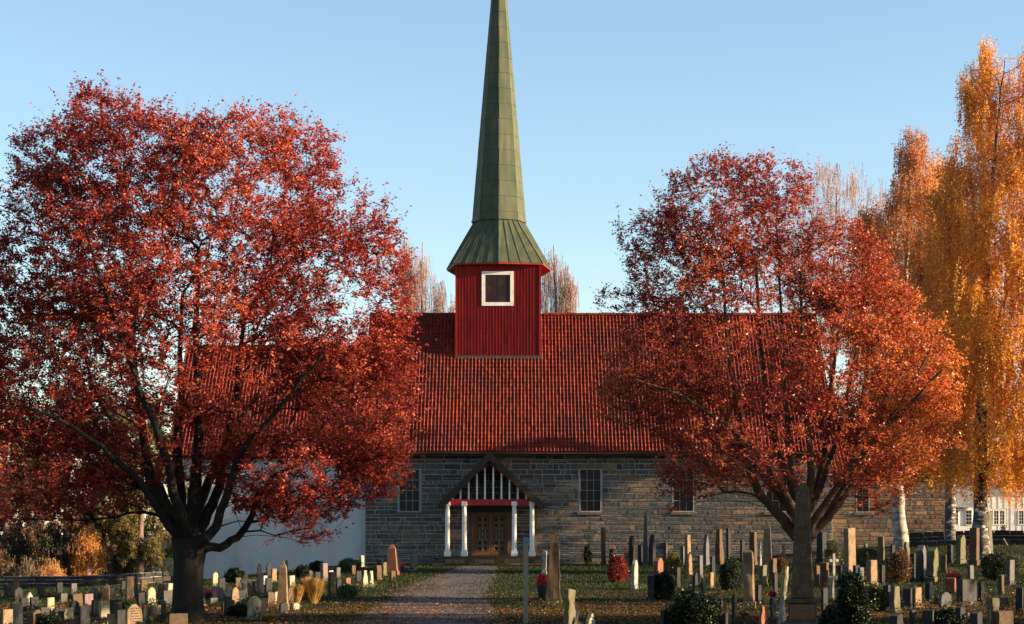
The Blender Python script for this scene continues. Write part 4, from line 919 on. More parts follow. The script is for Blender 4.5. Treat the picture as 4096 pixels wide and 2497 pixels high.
shrub('shrub', 'scarlet leaved shrub in front of the stone wall right of the porch', 2470, 2332, 2222, 36, 'redbush', 6500, 9, .055, .03, up=.6)
shrub('shrub', 'brown and green bush at the foot of the pale birch trunk', 3596, 2338, 2200, 44, 'russet', 6000, 10, .06, .035)
shrub('shrub', 'dark bush beside the rounded reddish gravestone by the wall', 2650, 2400, 2290, 44, 'evergreen', 7000, 11, .05, .03)
shrub('shrub', 'bush with yellow and brown autumn leaves behind the reddish gravestone', 2692, 2300, 2212, 34, 'olive', 4500, 12, .06, .035)
tuft('golden ornamental grass clump among the left graves', 1250, 2416, 2318, 42, 1500, 13)
tuft('low golden grass tuft beside the inscribed cream stone', 1082, 2486, 2458, 34, 700, 14)
tuft('tan ornamental grass behind the grave lamp on the left', 1186, 2418, 2345, 26, 800, 15)
shrub('shrub', 'dark round low shrub with pale leaves beside the lawn on the left', 1386, 2392, 2342, 36, 'mossgreen', 5200, 15, .05, .03)
shrub('shrub', 'dark green clipped bush against the white wall behind the left graves', 942, 2335, 2274, 38, 'evergreen', 5000, 16, .06, .04)
shrub('shrub', 'dark arching bush behind the tall orange obelisk on the left', 1208, 2318, 2262, 24, 'evergreen', 4000, 17, .06, .04)
shrub('shrub', 'dark green pair of clipped bushes below the hanging leaves', 1268, 2290, 2245, 30, 'evergreen', 4200, 18, .06, .04)
shrub('hedge', 'pale green low hedge at the foot of the white wall corner', 1398, 2285, 2236, 42, 'mossgreen', 5600, 19, .06, .04)
shrub('shrub', 'small conifer beside the pale stones right of the porch', 2350, 2255, 2178, 14, 'evergreen', 2400, 20, .06, .04)
shrub('shrub', 'orange leaved low shrub between gravestones behind the great obelisk', 3120, 2290, 2235, 30, 'russet', 3200, 22, .06, .035)
shrub('shrub', 'spiky dark green shrub by the tan pillar right of the obelisk', 3330, 2262, 2168, 32, 'mossgreen', 4200, 23, .06, .035)
shrub('shrub', 'low green shrub in front of the sacristy wall', 3470, 2262, 2190, 44, 'mossgreen', 5200, 24, .06, .035)

def flowers(label, px, base, top, halfw, n, seed, pot='darkstone'):
    x, Y = at(px, base); h = (base-top)*Y/F; hw = halfw*Y/F; root = empty('flower_bowl', (x, Y, g(x, Y))); tag(root, label, 'flowers')
    m = MB(); k = 12; prof = [(.55, 0), (.7, h*.15), (1.0, h*.55), (.96, h*.6), (.5, h*.55)]
    m.add([(hw*p*math.cos(2*math.pi*j/k), hw*p*math.sin(2*math.pi*j/k), z) for p, z in prof for j in range(k)], [(i*k+j, i*k+(j+1) % k, (i+1)*k+(j+1) % k, (i+1)*k+j) for i in range(4) for j in range(k)] + [tuple(range(k))[::-1]])
    m.build('bowl', M[pot], root, smooth=False)
    r = np.random.default_rng(seed); v = r.normal(0, 1, (n, 3)); v /= np.linalg.norm(v, axis=1, keepdims=True); v[:, 2] = abs(v[:, 2]); c = v*r.uniform(.6, 1, n)[:, None]*[hw*1.05, hw*1.05, h*.45] + [0, 0, h*.52]
    o = quads('blossoms', leaves(c, .045, .035, r, -.4), M['flower'], root); o['kind'] = 'stuff'
    return root
flowers('bright red heather in a dark bowl left of the leaning rough obelisk', 2168, 2400, 2292, 22, 1100, 1)
flowers('red flowers in a small bowl behind the red obelisk', 1610, 2292, 2250, 10, 260, 2)
flowers('red and orange flowers on a low grave beside the dark trunk', 833, 2392, 2360, 15, 500, 3)
flowers('long bed of red heather among the right graves', 3812, 2330, 2292, 32, 1200, 4)
flowers('plant pot with trailing foliage at the right porch column', 2083, 2243, 2202, 13, 300, 5, 'clay')
flowers('plant pot at the left porch column', 1822, 2243, 2204, 13, 300, 6, 'clay')
flowers('purple red flowers at the foot of the white lantern on the right', 3090, 2400, 2362, 14, 300, 7)

# ------------------------------------------------------------------ gravestones
def rough_mesh(W, T, Hh, top, mt, amp, seed, nx=6, ny=3, nz=9, taper=0.):
    m = bmesh.new(); bmesh.ops.create_cube(m, size=1)
    bmesh.ops.subdivide_edges(m, edges=m.edges[:], cuts=5, use_grid_fill=True)
    for v in m.verts:
        x, y, z = v.co; u = z + .5
        if top == 'round' and u > .72:
            k = (u-.72)/.28; lim = math.sqrt(max(.02, 1 - (k*.96)**2)); x *= lim
        elif top == 'point' and u > .62: x *= max(.06, 1 - (u-.62)/.38*.94)
        elif top == 'obelisk' and u > .93: k = (u-.93)/.07; x *= 1-.9*k; y *= 1-.9*k
        elif top == 'rock': x *= 1 - .35*u*u; y *= 1-.3*u
        f = 1 - taper*u; p = Vector((x*W*f, y*T*f, u*Hh))
        if amp: p += Vector((mnoise.noise(p*5+Vector((seed, 0, 0))), mnoise.noise(p*5+Vector((0, seed, 3))), mnoise.noise(p*4+Vector((0, 2, seed)))*.6))*amp
        v.co = p
    me = bpy.data.meshes.new('headstone'); m.to_mesh(me); m.free(); me.materials.append(mt)
    return me
GN = [0]
SHADE = []
def grave(l, r_, top, base, shape, mt, label, yaw=None, lean=0, thin=None, plinth=True, cat='gravestone', group=None, text=False):
    GN[0] += 1; rr = random.Random(GN[0]*13+1); cx = (l+r_)/2; x, Y = at(cx, base); th = math.atan((cx-2048)/F)
    wpx = (r_-l)*Y/F; H_ = (base-top)*Y/F; z0 = g(x, Y)
    phi = R(yaw if yaw is not None else rr.uniform(14, 26))       # face normal this far round from +X towards the camera
    eff = phi - th
    if shape in ('obelisk', 'pillar'): W_ = wpx*.94; T_ = W_; rz = -th + R(rr.uniform(-9, 2))
    else:
        T_ = min(.22, max(.10, wpx*.5)); W_ = (wpx - T_*math.cos(eff))/max(.16, math.sin(eff)); W_ = min(.85, max(.34, W_, )); 
        if wpx > .75: T_ = .28
        T_ = min(.30, max(.06, (wpx - W_*max(0.02, math.sin(max(eff, 0.02))))/math.cos(eff))); rz = math.pi/2 - phi
        if wpx > 1.0: W_ = wpx*.95; T_ = .2; rz = R(rr.uniform(8, 25))
    name = {'obelisk': 'grave_obelisk', 'cross': 'grave_cross', 'pillar': 'grave_pillar'}.get(shape, 'gravestone')
    root = empty(name, (x, Y, z0), rz); tag(root, label, cat, group or 'gravestones in the churchyard')
    ph = 0
    if plinth and H_ > .45:
        ph = min(.22, H_*.14); pw, pt_ = W_*1.18, T_*1.22
        o = MB().box(-pw/2, pw/2, -pt_/2, pt_/2, -.12, ph).build('plinth', M[mt if shape != 'cross' else 'greystone'], root)
        bv = o.modifiers.new('bevel', 'BEVEL'); bv.width = .012; bv.segments = 2
    hh = H_ - ph; amp = {'greystone': .006, 'darkstone': .002, 'tanstone': .006, 'creamstone': .01, 'redstone': .003, 'brownstone': .02, 'pinkstone': .003, 'mossstone': .035, 'whitestone': .006}[mt]
    if 'rough' in label: amp = max(amp, .03)
    if shape == 'cross':
        a = .055; m = MB(); m.box(-a, a, -a*.7, a*.7, ph, ph+hh); m.box(-hh*.24, -a, -a*.68, a*.68, ph+hh*.62, ph+hh*.62+2*a); m.box(a, hh*.24, -a*.68, a*.68, ph+hh*.62, ph+hh*.62+2*a)
        o = m.build('cross', M[mt], root)
    else:
        sh = {'slab': ('flat', .02), 'round': ('round', .03), 'point': ('point', .08), 'obelisk': ('obelisk', .42), 'pillar': ('flat', .12), 'rock': ('rock', .2), 'block': ('flat', .03)}[shape]
        me = rough_mesh(W_, T_, hh, sh[0], M[mt], amp, GN[0]*1.7, taper=sh[1]); o = link('headstone', me, root, (0, 0, ph))
    if not lean and shape != 'cross': lean = rr.uniform(-2.6, 2.6) if shape != 'obelisk' else rr.uniform(-.9, .9)
    if lean: o.rotation_euler = (0, R(lean), 0) if shape in ('obelisk', 'pillar', 'rock') else (R(lean*.3), R(lean), 0)
    bv = o.modifiers.new('bevel', 'BEVEL'); bv.width = W_*.11 if shape in ('obelisk', 'pillar') else .016; bv.segments = 1; bv.limit_method = 'ANGLE'; bv.angle_limit = R(50)
    if H_ > .3 and Y < 75 and rr.random() < .8:
        q_ = np.random.default_rng(GN[0]); k_ = 130; v = q_.normal(0, 1, (k_, 3))*[T_*.5+.16, .16, .05]; v = np.stack([v[:, 0], -abs(v[:, 1]) - T_/2 - .1, abs(v[:, 2])*1.6 + .03], 1)
        q = quads('planting', leaves(v, .055, .03, q_, -.5), M[rr.choice(['evergreen', 'evergreen', 'mossgreen', 'russet'])], root); q['kind'] = 'stuff'
    if text:
        n = 7 if text is True else text
        for k in range(n):
            zz = ph + hh*(.86 - .085*k); m = MB(); xx = -W_*.36*rr.uniform(.7, 1)
            while xx < W_*.34:
                lw_ = rr.uniform(.03, .10); m.box(xx, min(xx+lw_, W_*.38), -T_/2-.006, -T_/2+.01, zz, zz+hh*.03); xx += lw_ + .03
            if m.v: q = m.build('inscription_line', M['brownstone'], root); q['kind'] = 'stuff'
    return root
G = grave
# --- left of the trunk, near to far
G(10, 44, 2438, 2540, 'slab', 'tanstone', 'orange lit slab in the bottom left corner of the graveyard')
G(52, 78, 2411, 2515, 'slab', 'greystone', 'grey upright slab second from the left frame edge, nearest row')
G(108, 124, 2370, 2428, 'point', 'creamstone', 'thin pointed pale stone third row at the far left')
G(54, 78, 2318, 2400, 'pillar', 'brownstone', 'brown tall pillar in front of the stone wall at the far left')
G(184, 218, 2391, 2445, 'block', 'creamstone', 'low cream block stone with broad flat top at the far left')
G(134, 162, 2440, 2530, 'round', 'brownstone', 'brown round topped stone, half hidden at the bottom far left')
G(262, 282, 2431, 2480, 'slab', 'creamstone', 'small bright stone standing alone on grass left of the dark trunk')
G(342, 366, 2376, 2424, 'slab', 'pinkstone', 'small pink topped stone left of the dark trunk, behind the leaning stones')
G(305, 319, 2376, 2452, 'slab', 'brownstone', 'thin brown slab with lit left edge, leaning slightly left', lean=-4)
G(316, 356, 2424, 2530, 'block', 'darkstone', 'black polished low wide stone with lit top')
G(408, 428, 2404, 2475, 'slab', 'creamstone', 'narrow cream slab left of the leaning brown obelisk', text=4)
G(398, 438, 2334, 2460, 'obelisk', 'brownstone', 'leaning brown obelisk with sunlit right edge, left of the dark trunk', lean=5)
G(414, 470, 2455, 2560, 'rock', 'tanstone', 'big orange sloping boulder stone at the bottom left')
G(518, 558, 2418, 2560, 'round', 'tanstone', 'rounded orange slab covered in inscription lines, bottom left', yaw=40, text=9)
G(510, 527, 2306, 2405, 'slab', 'tanstone', 'tall thin pink and yellow lit slab behind the inscribed orange one')
G(528, 545, 2312, 2395, 'slab', 'darkstone', 'dark maroon tall slab right beside the thin lit slab')
G(590, 619, 2350, 2424, 'round', 'creamstone', 'cream rounded stone left of the dark trunk')
G(612, 636, 2421, 2480, 'slab', 'tanstone', 'orange narrow slab beside the dark wide stone near the trunk')
G(558, 614, 2429, 2500, 'slab', 'darkstone', 'wide dark grey stone left of the trunk in the nearest row')
G(655, 698, 2334, 2366, 'block', 'creamstone', 'cream block top behind the grey slab left of the trunk')
G(662, 698, 2362, 2432, 'slab', 'greystone', 'broad plain grey slab touching the left side of the dark trunk', yaw=55)
G(634, 658, 2336, 2395, 'round', 'brownstone', 'brown rounded stone with golden edge left of the grey slab')
G(674, 752, 2454, 2560, 'block', 'brownstone', 'brown desk shaped low stone in front of the dark trunk', yaw=60)
G(484, 508, 2324, 2376, 'slab', 'darkstone', 'dark slab behind the leaning obelisk near the stone wall')
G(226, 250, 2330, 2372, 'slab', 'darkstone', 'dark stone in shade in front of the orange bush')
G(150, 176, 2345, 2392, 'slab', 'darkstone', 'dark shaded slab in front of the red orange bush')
G(440, 470, 2350, 2402, 'block', 'darkstone', 'low dark block between the leaning obelisk and the maroon slab')
G(565, 583, 2322, 2368, 'slab', 'brownstone', 'brown slab in shade by the stone wall near the trunk')
G(286, 302, 2334, 2376, 'slab', 'greystone', 'grey slab with pale edge just right of the orange bush')
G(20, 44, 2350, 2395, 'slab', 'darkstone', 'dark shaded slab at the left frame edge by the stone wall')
G(246, 262, 2374, 2410, 'slab', 'greystone', 'small grey stone between the cream block and the lone bright stone')
G(455, 475, 2408, 2462, 'slab', 'darkstone', 'dark slab behind the sloping orange boulder')
# --- between trunk and path
G(884, 904, 2196, 2305, 'obelisk', 'greystone', 'tall grey obelisk against the white wall beside the trunk')
G(848, 874, 2289, 2345, 'round', 'creamstone', 'cream lit rounded stone right of the dark trunk')
G(858, 883, 2350, 2400, 'slab', 'pinkstone', 'pink slab right of the dark trunk behind the red flowers', yaw=45)
G(906, 924, 2348, 2390, 'slab', 'creamstone', 'small cream edged stone left of the arch shouldered stone')
G(922, 957, 2350, 2425, 'round', 'tanstone', 'tan stone with curved shoulder and bright right face')
G(971, 991, 2301, 2402, 'cross', 'creamstone', 'slim cream cross right of the curved shoulder stone', yaw=60)
G(944, 958, 2311, 2358, 'slab', 'brownstone', 'narrow brown stone behind the curved shoulder stone')
G(1031, 1051, 2299, 2390, 'slab', 'pinkstone', 'purple grey tall slab in the middle of the left graves')
G(1052, 1065, 2303, 2342, 'slab', 'whitestone', 'thin white stone beside the purple grey slab')
G(1029, 1046, 2256, 2308, 'round', 'darkstone', 'dark round topped stone against the white wall, left one of two')
G(1066, 1086, 2254, 2308, 'round', 'darkstone', 'dark round topped stone against the white wall, right one of two')
G(1086, 1105, 2275, 2330, 'slab', 'tanstone', 'orange lit slab just left of the tall orange obelisk')
G(1108, 1152, 2241, 2445, 'obelisk', 'tanstone', 'tallest orange brown obelisk in the left graveyard')
G(1138, 1152, 2241, 2300, 'pillar', 'pinkstone', 'pale pink pillar behind the tall orange obelisk')
G(1160, 1176, 2303, 2345, 'slab', 'creamstone', 'small yellow lit stone right of the tall orange obelisk')
G(1001, 1030, 2386, 2480, 'round', 'creamstone', 'bright cream inscribed stone in the front row left of the path', yaw=42, text=8)
G(1032, 1068, 2394, 2470, 'slab', 'tanstone', 'tan stone with glowing right edge next to the bright inscribed one')
G(1086, 1121, 2368, 2425, 'rock', 'creamstone', 'rough cream boulder stone left of the base of the orange obelisk')
G(1124, 1144, 2411, 2452, 'round', 'darkstone', 'small blue black urn shaped stone in the front row')
G(843, 864, 2392, 2415, 'block', 'greystone', 'low pale plaque leaning beside the dark trunk')
G(843, 865, 2275, 2312, 'block', 'darkstone', 'dark square topped stone against the white wall beside the trunk')
G(953, 976, 2275, 2322, 'slab', 'darkstone', 'dark slab among clipped bushes against the white wall')
G(1280, 1313, 2253, 2328, 'slab', 'pinkstone', 'purple slab with bright right side below the hanging leaves', yaw=24)
G(1318, 1328, 2282, 2322, 'slab', 'whitestone', 'thin white edged stone right of the purple slab')
G(1436, 1458, 2222, 2268, 'slab', 'whitestone', 'pale slab at the corner between white wall and stone wall')
G(1448, 1474, 2282, 2350, 'rock', 'creamstone', 'rough cream boulder beside the lawn, left one of a pair')
G(1474, 1496, 2284, 2348, 'rock', 'creamstone', 'rough cream boulder beside the lawn, right one of a pair')
G(1495, 1527, 2262, 2320, 'slab', 'brownstone', 'brown slab between the cream boulders and the red obelisk')
G(1528, 1547, 2250, 2304, 'slab', 'mossstone', 'olive mossy slab just left of the red obelisk')
G(1546, 1592, 2176, 2302, 'obelisk', 'redstone', 'red granite obelisk on a stepped base left of the porch')
G(1586, 1602, 2236, 2290, 'slab', 'tanstone', 'tan slab right of the red obelisk')
G(1636, 1667, 2216, 2286, 'round', 'greystone', 'grey round topped stone leaning to the right near the porch', lean=14)
G(1311, 1343, 2288, 2388, 'slab', 'brownstone', 'dark brown slab in front of the golden grass')
G(1379, 1404, 2312, 2352, 'slab', 'redstone', 'brown red small slab behind the dark low shrub')
G(1200, 1248, 2307, 2366, 'slab', 'brownstone', 'brown wide stone behind the golden grass')
G(1174, 1190, 2412, 2440, 'round', 'creamstone', 'small glowing cup shaped grave lamp before the golden grass', plinth=False, cat='grave lamp')
G(1001, 1018, 2318, 2372, 'slab', 'darkstone', 'dark slab between the cream cross and the purple grey slab')
G(1340, 1362, 2270, 2312, 'slab', 'greystone', 'grey slab in front of the pale green hedge')
G(1404, 1424, 2262, 2300, 'slab', 'brownstone', 'brown stone at the right end of the pale green hedge')
G(1232, 1250, 2282, 2316, 'round', 'brownstone', 'small brown round stone behind the wide brown stone')
G(790, 812, 2392, 2450, 'slab', 'darkstone', 'dark slab close against the right side of the dark trunk')
G(902, 930, 2400, 2466, 'slab', 'darkstone', 'dark slab in the front row left of the bright inscribed one')
G(1562, 1580, 2284, 2322, 'block', 'brownstone', 'small brown block in front of the red obelisk')
# --- right of the path
G(2186, 2243, 2126, 2428, 'obelisk', 'brownstone', 'tall rough brown obelisk with bright right edge right of the porch', lean=1.2)
G(2252, 2300, 2358, 2560, 'slab', 'mossstone', 'rough grey granite slab in the foreground right of the path', lean=2, yaw=18)
G(2168, 2186, 2203, 2300, 'pillar', 'whitestone', 'slim white grave lantern post left of the rough brown obelisk', cat='lantern')
G(2362, 2393, 2135, 2250, 'rock', 'brownstone', 'brown rounded standing stone with curved lit edge by the wall')
G(2403, 2423, 2110, 2262, 'slab', 'brownstone', 'tall thin brown slab with bright edge by the church wall', yaw=17)
G(2513, 2540, 2143, 2262, 'round', 'darkstone', 'dark slab with lit edge behind the white marker')
G(2525, 2552, 2240, 2358, 'round', 'whitestone', 'white round topped marker stone on the lawn')
G(2346, 2378, 2452, 2560, 'point', 'creamstone', 'pale pointed stone tip at the bottom edge right of the granite slab')
G(2288, 2312, 2440, 2545, 'slab', 'mossstone', 'yellow green mossy stone at the bottom edge beside the granite slab')
G(2570, 2592, 2036, 2262, 'obelisk', 'greystone', 'slender grey obelisk standing against the church wall')
G(2594, 2624, 2138, 2262, 'point', 'darkstone', 'dark carved stone right of the slender grey obelisk')
G(2612, 2653, 2232, 2330, 'round', 'redstone', 'round topped reddish stone behind the dark bush')
G(2739, 2764, 2140, 2262, 'slab', 'tanstone', 'tall tan slab by the wall left of the pointed gothic stone')
G(2746, 2770, 2216, 2300, 'round', 'tanstone', 'tan stone with glowing foot on the lawn')
G(2813, 2838, 2138, 2262, 'point', 'greystone', 'gothic pointed thin stone against the church wall')
G(2856, 2899, 2116, 2262, 'rock', 'brownstone', 'rough brown standing stone behind the round bush')
G(2905, 2926, 2112, 2245, 'slab', 'darkstone', 'dark slab with a bright vertical edge above the round bush')
G(2998, 3028, 2128, 2262, 'slab', 'brownstone', 'brown slab with tan face left of the slanting tan obelisk')
G(3048, 3090, 2081, 2310, 'obelisk', 'tanstone', 'tall tan obelisk left of the great foreground obelisk')
G(3036, 3047, 2168, 2285, 'slab', 'whitestone', 'very thin white slab right of the mossy pillar')
G(2974, 3021, 2204, 2440, 'pillar', 'tanstone', 'orange tan pillar with rough mossy head right of the round bush')
G(3036, 3070, 2262, 2345, 'slab', 'mossstone', 'brown mossy stone right of the tan pillar')
G(3122, 3150, 2265, 2400, 'slab', 'creamstone', 'leaning pale rough slab just left of the great obelisk', lean=5)
G(3036, 3072, 2423, 2560, 'slab', 'redstone', 'rough reddish slab at the bottom left of the great obelisk')
G(3112, 3146, 2398, 2500, 'rock', 'whitestone', 'shell shaped pale carved stone left of the great obelisk plinth')
G(3128, 3142, 2176, 2262, 'slab', 'pinkstone', 'thin pink lit slab behind the great obelisk')
G(3376, 3424, 2113, 2285, 'slab', 'tanstone', 'tall tan tapering slab right of the forked tree', yaw=30)
G(3464, 3510, 2241, 2345, 'slab', 'tanstone', 'two toned tan slab in the middle of the right graves', yaw=32)
G(3510, 3540, 2146, 2262, 'slab', 'mossstone', 'rough pillar stone with pale top left of the birch')
G(3452, 3476, 2176, 2260, 'rock', 'mossstone', 'rough mossy pale stone before the sacristy wall')
G(3264, 3311, 2128, 2250, 'slab', 'darkstone', 'broad dark slab right of the forked tree trunk')
G(3320, 3348, 2214, 2320, 'cross', 'whitestone', 'small white cross with a lit stem right of the great obelisk', yaw=70)
G(3318, 3340, 2310, 2400, 'point', 'whitestone', 'white candle shaped marker right of the great obelisk')
G(3610, 3642, 2168, 2262, 'rock', 'mossstone', 'rough mossy round stone at the right of the birch trunk')
G(3668, 3706, 2182, 2325, 'round', 'greystone', 'grey round topped stone, left one of the pair right of the birch')
G(3702, 3750, 2190, 2328, 'round', 'mossstone', 'brown round topped stone leaning right, second of the pair', lean=7)
G(3638, 3669, 2214, 2330, 'slab', 'darkstone', 'dark plain slab between the birch and the round topped pair')
G(3824, 3862, 2141, 2255, 'round', 'mossstone', 'round topped rough stone before the low wall at the right', yaw=32)
G(3876, 3918, 2112, 2262, 'slab', 'brownstone', 'large flat topped brown slab beside the golden birch trunk')
G(3936, 3972, 2050, 2225, 'rock', 'mossstone', 'tall rough rounded standing stone right of the golden birch trunk')
G(4024, 4058, 2240, 2340, 'slab', 'greystone', 'plain grey slab beside the dark hedge at the right edge')
G(3564, 3600, 2345, 2450, 'slab', 'mossstone', 'rough brown slab in the right foreground below the birch')
G(3652, 3688, 2350, 2430, 'slab', 'tanstone', 'smooth tan slab in the right foreground', yaw=38)
G(3611, 3655, 2353, 2430, 'slab', 'darkstone', 'dark slab left of the smooth tan one in the foreground')
G(3752, 3806, 2369, 2440, 'round', 'greystone', 'low half round pale stone in the right foreground', yaw=60)
G(3825, 3908, 2316, 2425, 'slab', 'darkstone', 'wide black slab in front of the red heather bed', yaw=60)
G(3780, 3824, 2312, 2370, 'slab', 'redstone', 'small reddish slab next to the wide black one')
G(3946, 4040, 2390, 2460, 'block', 'mossstone', 'table like low stone near the bottom right corner', yaw=60)
G(3962, 4056, 2444, 2560, 'block', 'brownstone', 'red brown block at the bottom right corner', yaw=60)
G(3946, 3964, 2440, 2530, 'pillar', 'mossstone', 'small rough pillar in front of the red brown block')
G(3690, 3740, 2440, 2560, 'slab', 'darkstone', 'dark wide slab at the bottom edge below the smooth tan one')
G(3560, 3610, 2460, 2580, 'slab', 'darkstone', 'dark slab at the bottom edge below the rough brown slab')
G(2590, 2640, 2300, 2400, 'slab', 'darkstone', 'dark slab at the left end of the dark bush')
G(2436, 2452, 2196, 2262, 'slab', 'darkstone', 'dark slab behind the scarlet shrub')
G(2790, 2812, 2222, 2312, 'slab', 'greystone', 'grey slab left of the round bush on the lawn')
G(2840, 2862, 2225, 2325, 'slab', 'darkstone', 'dark narrow slab touching the round bush')
G(2836, 2856, 2290, 2352, 'slab', 'tanstone', 'small tan post stone at the foot of the round bush')
G(3076, 3108, 2235, 2330, 'slab', 'brownstone', 'brown slab between the tan obelisk and the pale leaning slab')
G(3090, 3112, 2290, 2380, 'slab', 'darkstone', 'dark slab behind the pale leaning slab')
G(2878, 2900, 2395, 2440, 'slab', 'darkstone', 'small dark slab in front of the round bush')
G(3280, 3316, 2250, 2345, 'slab', 'brownstone', 'brown slab left of the small white cross')
G(3544, 3566, 2230, 2320, 'slab', 'brownstone', 'brown shaded slab left of the birch bush')
G(3412, 3440, 2262, 2350, 'slab', 'darkstone', 'dark slab at the foot of the tall tan slab')
G(2720, 2738, 2186, 2262, 'slab', 'greystone', 'grey slab by the wall left of the tall tan slab')
G(2960, 2980, 2160, 2250, 'slab', 'darkstone', 'dark slab by the wall above the mossy pillar')
G(2460, 2478, 2160, 2238, 'slab', 'brownstone', 'brown slab against the wall behind the scarlet shrub')
G(4062, 4092, 2350, 2460, 'slab', 'darkstone', 'dark slab at the right frame edge')
G(3560, 3580, 2180, 2262, 'slab', 'darkstone', 'dark slab immediately left of the birch foot')

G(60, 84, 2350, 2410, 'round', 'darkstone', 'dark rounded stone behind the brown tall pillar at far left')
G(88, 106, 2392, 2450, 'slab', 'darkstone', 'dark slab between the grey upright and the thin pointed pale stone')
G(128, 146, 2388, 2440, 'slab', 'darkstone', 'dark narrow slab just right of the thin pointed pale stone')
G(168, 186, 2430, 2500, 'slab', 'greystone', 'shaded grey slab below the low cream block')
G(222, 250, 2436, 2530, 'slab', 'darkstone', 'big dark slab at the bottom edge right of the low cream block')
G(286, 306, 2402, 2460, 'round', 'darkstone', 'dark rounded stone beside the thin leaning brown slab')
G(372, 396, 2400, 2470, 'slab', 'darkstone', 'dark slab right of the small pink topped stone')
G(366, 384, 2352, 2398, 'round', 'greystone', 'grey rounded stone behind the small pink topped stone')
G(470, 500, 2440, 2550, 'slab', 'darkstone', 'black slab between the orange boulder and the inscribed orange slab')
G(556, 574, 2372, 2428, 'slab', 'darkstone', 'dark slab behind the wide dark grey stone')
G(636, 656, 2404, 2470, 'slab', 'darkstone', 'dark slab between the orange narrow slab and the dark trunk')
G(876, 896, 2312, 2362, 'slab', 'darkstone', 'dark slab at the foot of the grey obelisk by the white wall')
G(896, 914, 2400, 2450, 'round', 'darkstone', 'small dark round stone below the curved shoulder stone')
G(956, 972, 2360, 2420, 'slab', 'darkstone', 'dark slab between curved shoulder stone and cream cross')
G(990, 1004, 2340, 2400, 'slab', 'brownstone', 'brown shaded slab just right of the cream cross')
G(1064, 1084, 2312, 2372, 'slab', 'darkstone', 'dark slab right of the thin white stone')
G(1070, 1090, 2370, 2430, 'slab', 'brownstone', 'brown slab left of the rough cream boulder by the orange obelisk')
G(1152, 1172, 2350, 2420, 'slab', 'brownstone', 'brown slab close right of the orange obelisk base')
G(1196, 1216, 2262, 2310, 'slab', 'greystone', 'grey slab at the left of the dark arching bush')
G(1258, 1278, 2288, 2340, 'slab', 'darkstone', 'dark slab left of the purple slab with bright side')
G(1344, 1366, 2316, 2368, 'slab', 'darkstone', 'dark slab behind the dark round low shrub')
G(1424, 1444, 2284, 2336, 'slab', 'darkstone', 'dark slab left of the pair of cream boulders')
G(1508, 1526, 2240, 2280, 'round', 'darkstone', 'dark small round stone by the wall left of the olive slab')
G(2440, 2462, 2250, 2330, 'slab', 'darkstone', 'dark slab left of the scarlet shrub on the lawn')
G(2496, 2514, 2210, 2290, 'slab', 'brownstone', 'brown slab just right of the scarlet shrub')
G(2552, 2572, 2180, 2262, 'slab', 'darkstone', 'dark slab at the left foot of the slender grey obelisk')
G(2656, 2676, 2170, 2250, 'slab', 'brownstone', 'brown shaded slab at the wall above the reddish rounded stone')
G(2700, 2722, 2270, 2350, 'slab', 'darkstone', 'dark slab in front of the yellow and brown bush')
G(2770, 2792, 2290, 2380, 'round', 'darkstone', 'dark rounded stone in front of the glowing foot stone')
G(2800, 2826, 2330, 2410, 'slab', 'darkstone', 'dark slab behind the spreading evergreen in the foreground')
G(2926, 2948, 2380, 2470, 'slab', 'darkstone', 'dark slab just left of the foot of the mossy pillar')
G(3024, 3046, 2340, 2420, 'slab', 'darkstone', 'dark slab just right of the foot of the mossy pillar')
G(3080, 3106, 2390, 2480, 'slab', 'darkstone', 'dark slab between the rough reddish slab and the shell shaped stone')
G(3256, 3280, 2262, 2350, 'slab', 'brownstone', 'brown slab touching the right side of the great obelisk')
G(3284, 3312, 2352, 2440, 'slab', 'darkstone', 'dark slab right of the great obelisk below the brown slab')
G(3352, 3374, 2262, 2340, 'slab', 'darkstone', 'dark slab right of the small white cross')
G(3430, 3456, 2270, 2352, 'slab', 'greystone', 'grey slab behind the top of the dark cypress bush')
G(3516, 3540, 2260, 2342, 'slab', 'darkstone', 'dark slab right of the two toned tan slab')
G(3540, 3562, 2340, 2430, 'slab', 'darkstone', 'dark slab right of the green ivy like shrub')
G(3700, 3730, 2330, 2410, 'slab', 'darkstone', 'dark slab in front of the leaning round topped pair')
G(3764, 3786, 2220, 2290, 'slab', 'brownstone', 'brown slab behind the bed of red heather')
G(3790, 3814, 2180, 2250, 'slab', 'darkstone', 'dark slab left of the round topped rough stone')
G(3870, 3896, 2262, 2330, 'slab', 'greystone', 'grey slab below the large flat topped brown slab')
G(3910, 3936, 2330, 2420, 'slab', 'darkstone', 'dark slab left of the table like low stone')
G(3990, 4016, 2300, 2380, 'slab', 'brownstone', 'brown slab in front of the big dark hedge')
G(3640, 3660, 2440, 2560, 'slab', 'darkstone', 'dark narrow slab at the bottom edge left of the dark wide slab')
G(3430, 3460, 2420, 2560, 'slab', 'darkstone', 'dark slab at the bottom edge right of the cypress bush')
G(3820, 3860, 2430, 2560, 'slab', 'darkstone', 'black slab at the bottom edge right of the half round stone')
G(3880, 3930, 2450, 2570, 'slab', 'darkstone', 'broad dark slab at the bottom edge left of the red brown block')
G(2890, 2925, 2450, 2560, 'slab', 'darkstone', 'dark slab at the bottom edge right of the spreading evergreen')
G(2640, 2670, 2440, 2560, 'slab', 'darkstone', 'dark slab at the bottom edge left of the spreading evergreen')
shrub('shrub', 'dark heather clump in front of the two toned tan slab', 3560, 2400, 2345, 42, 'evergreen', 5000, 71, .05, .03)
shrub('shrub', 'dark low conifer in front of the great obelisk on its right', 3330, 2540, 2430, 46, 'evergreen', 8000, 72, .045, .028)
shrub('shrub', 'dark shrub mass in the bottom right before the black slab', 3780, 2560, 2440, 70, 'evergreen', 12000, 73, .045, .028)
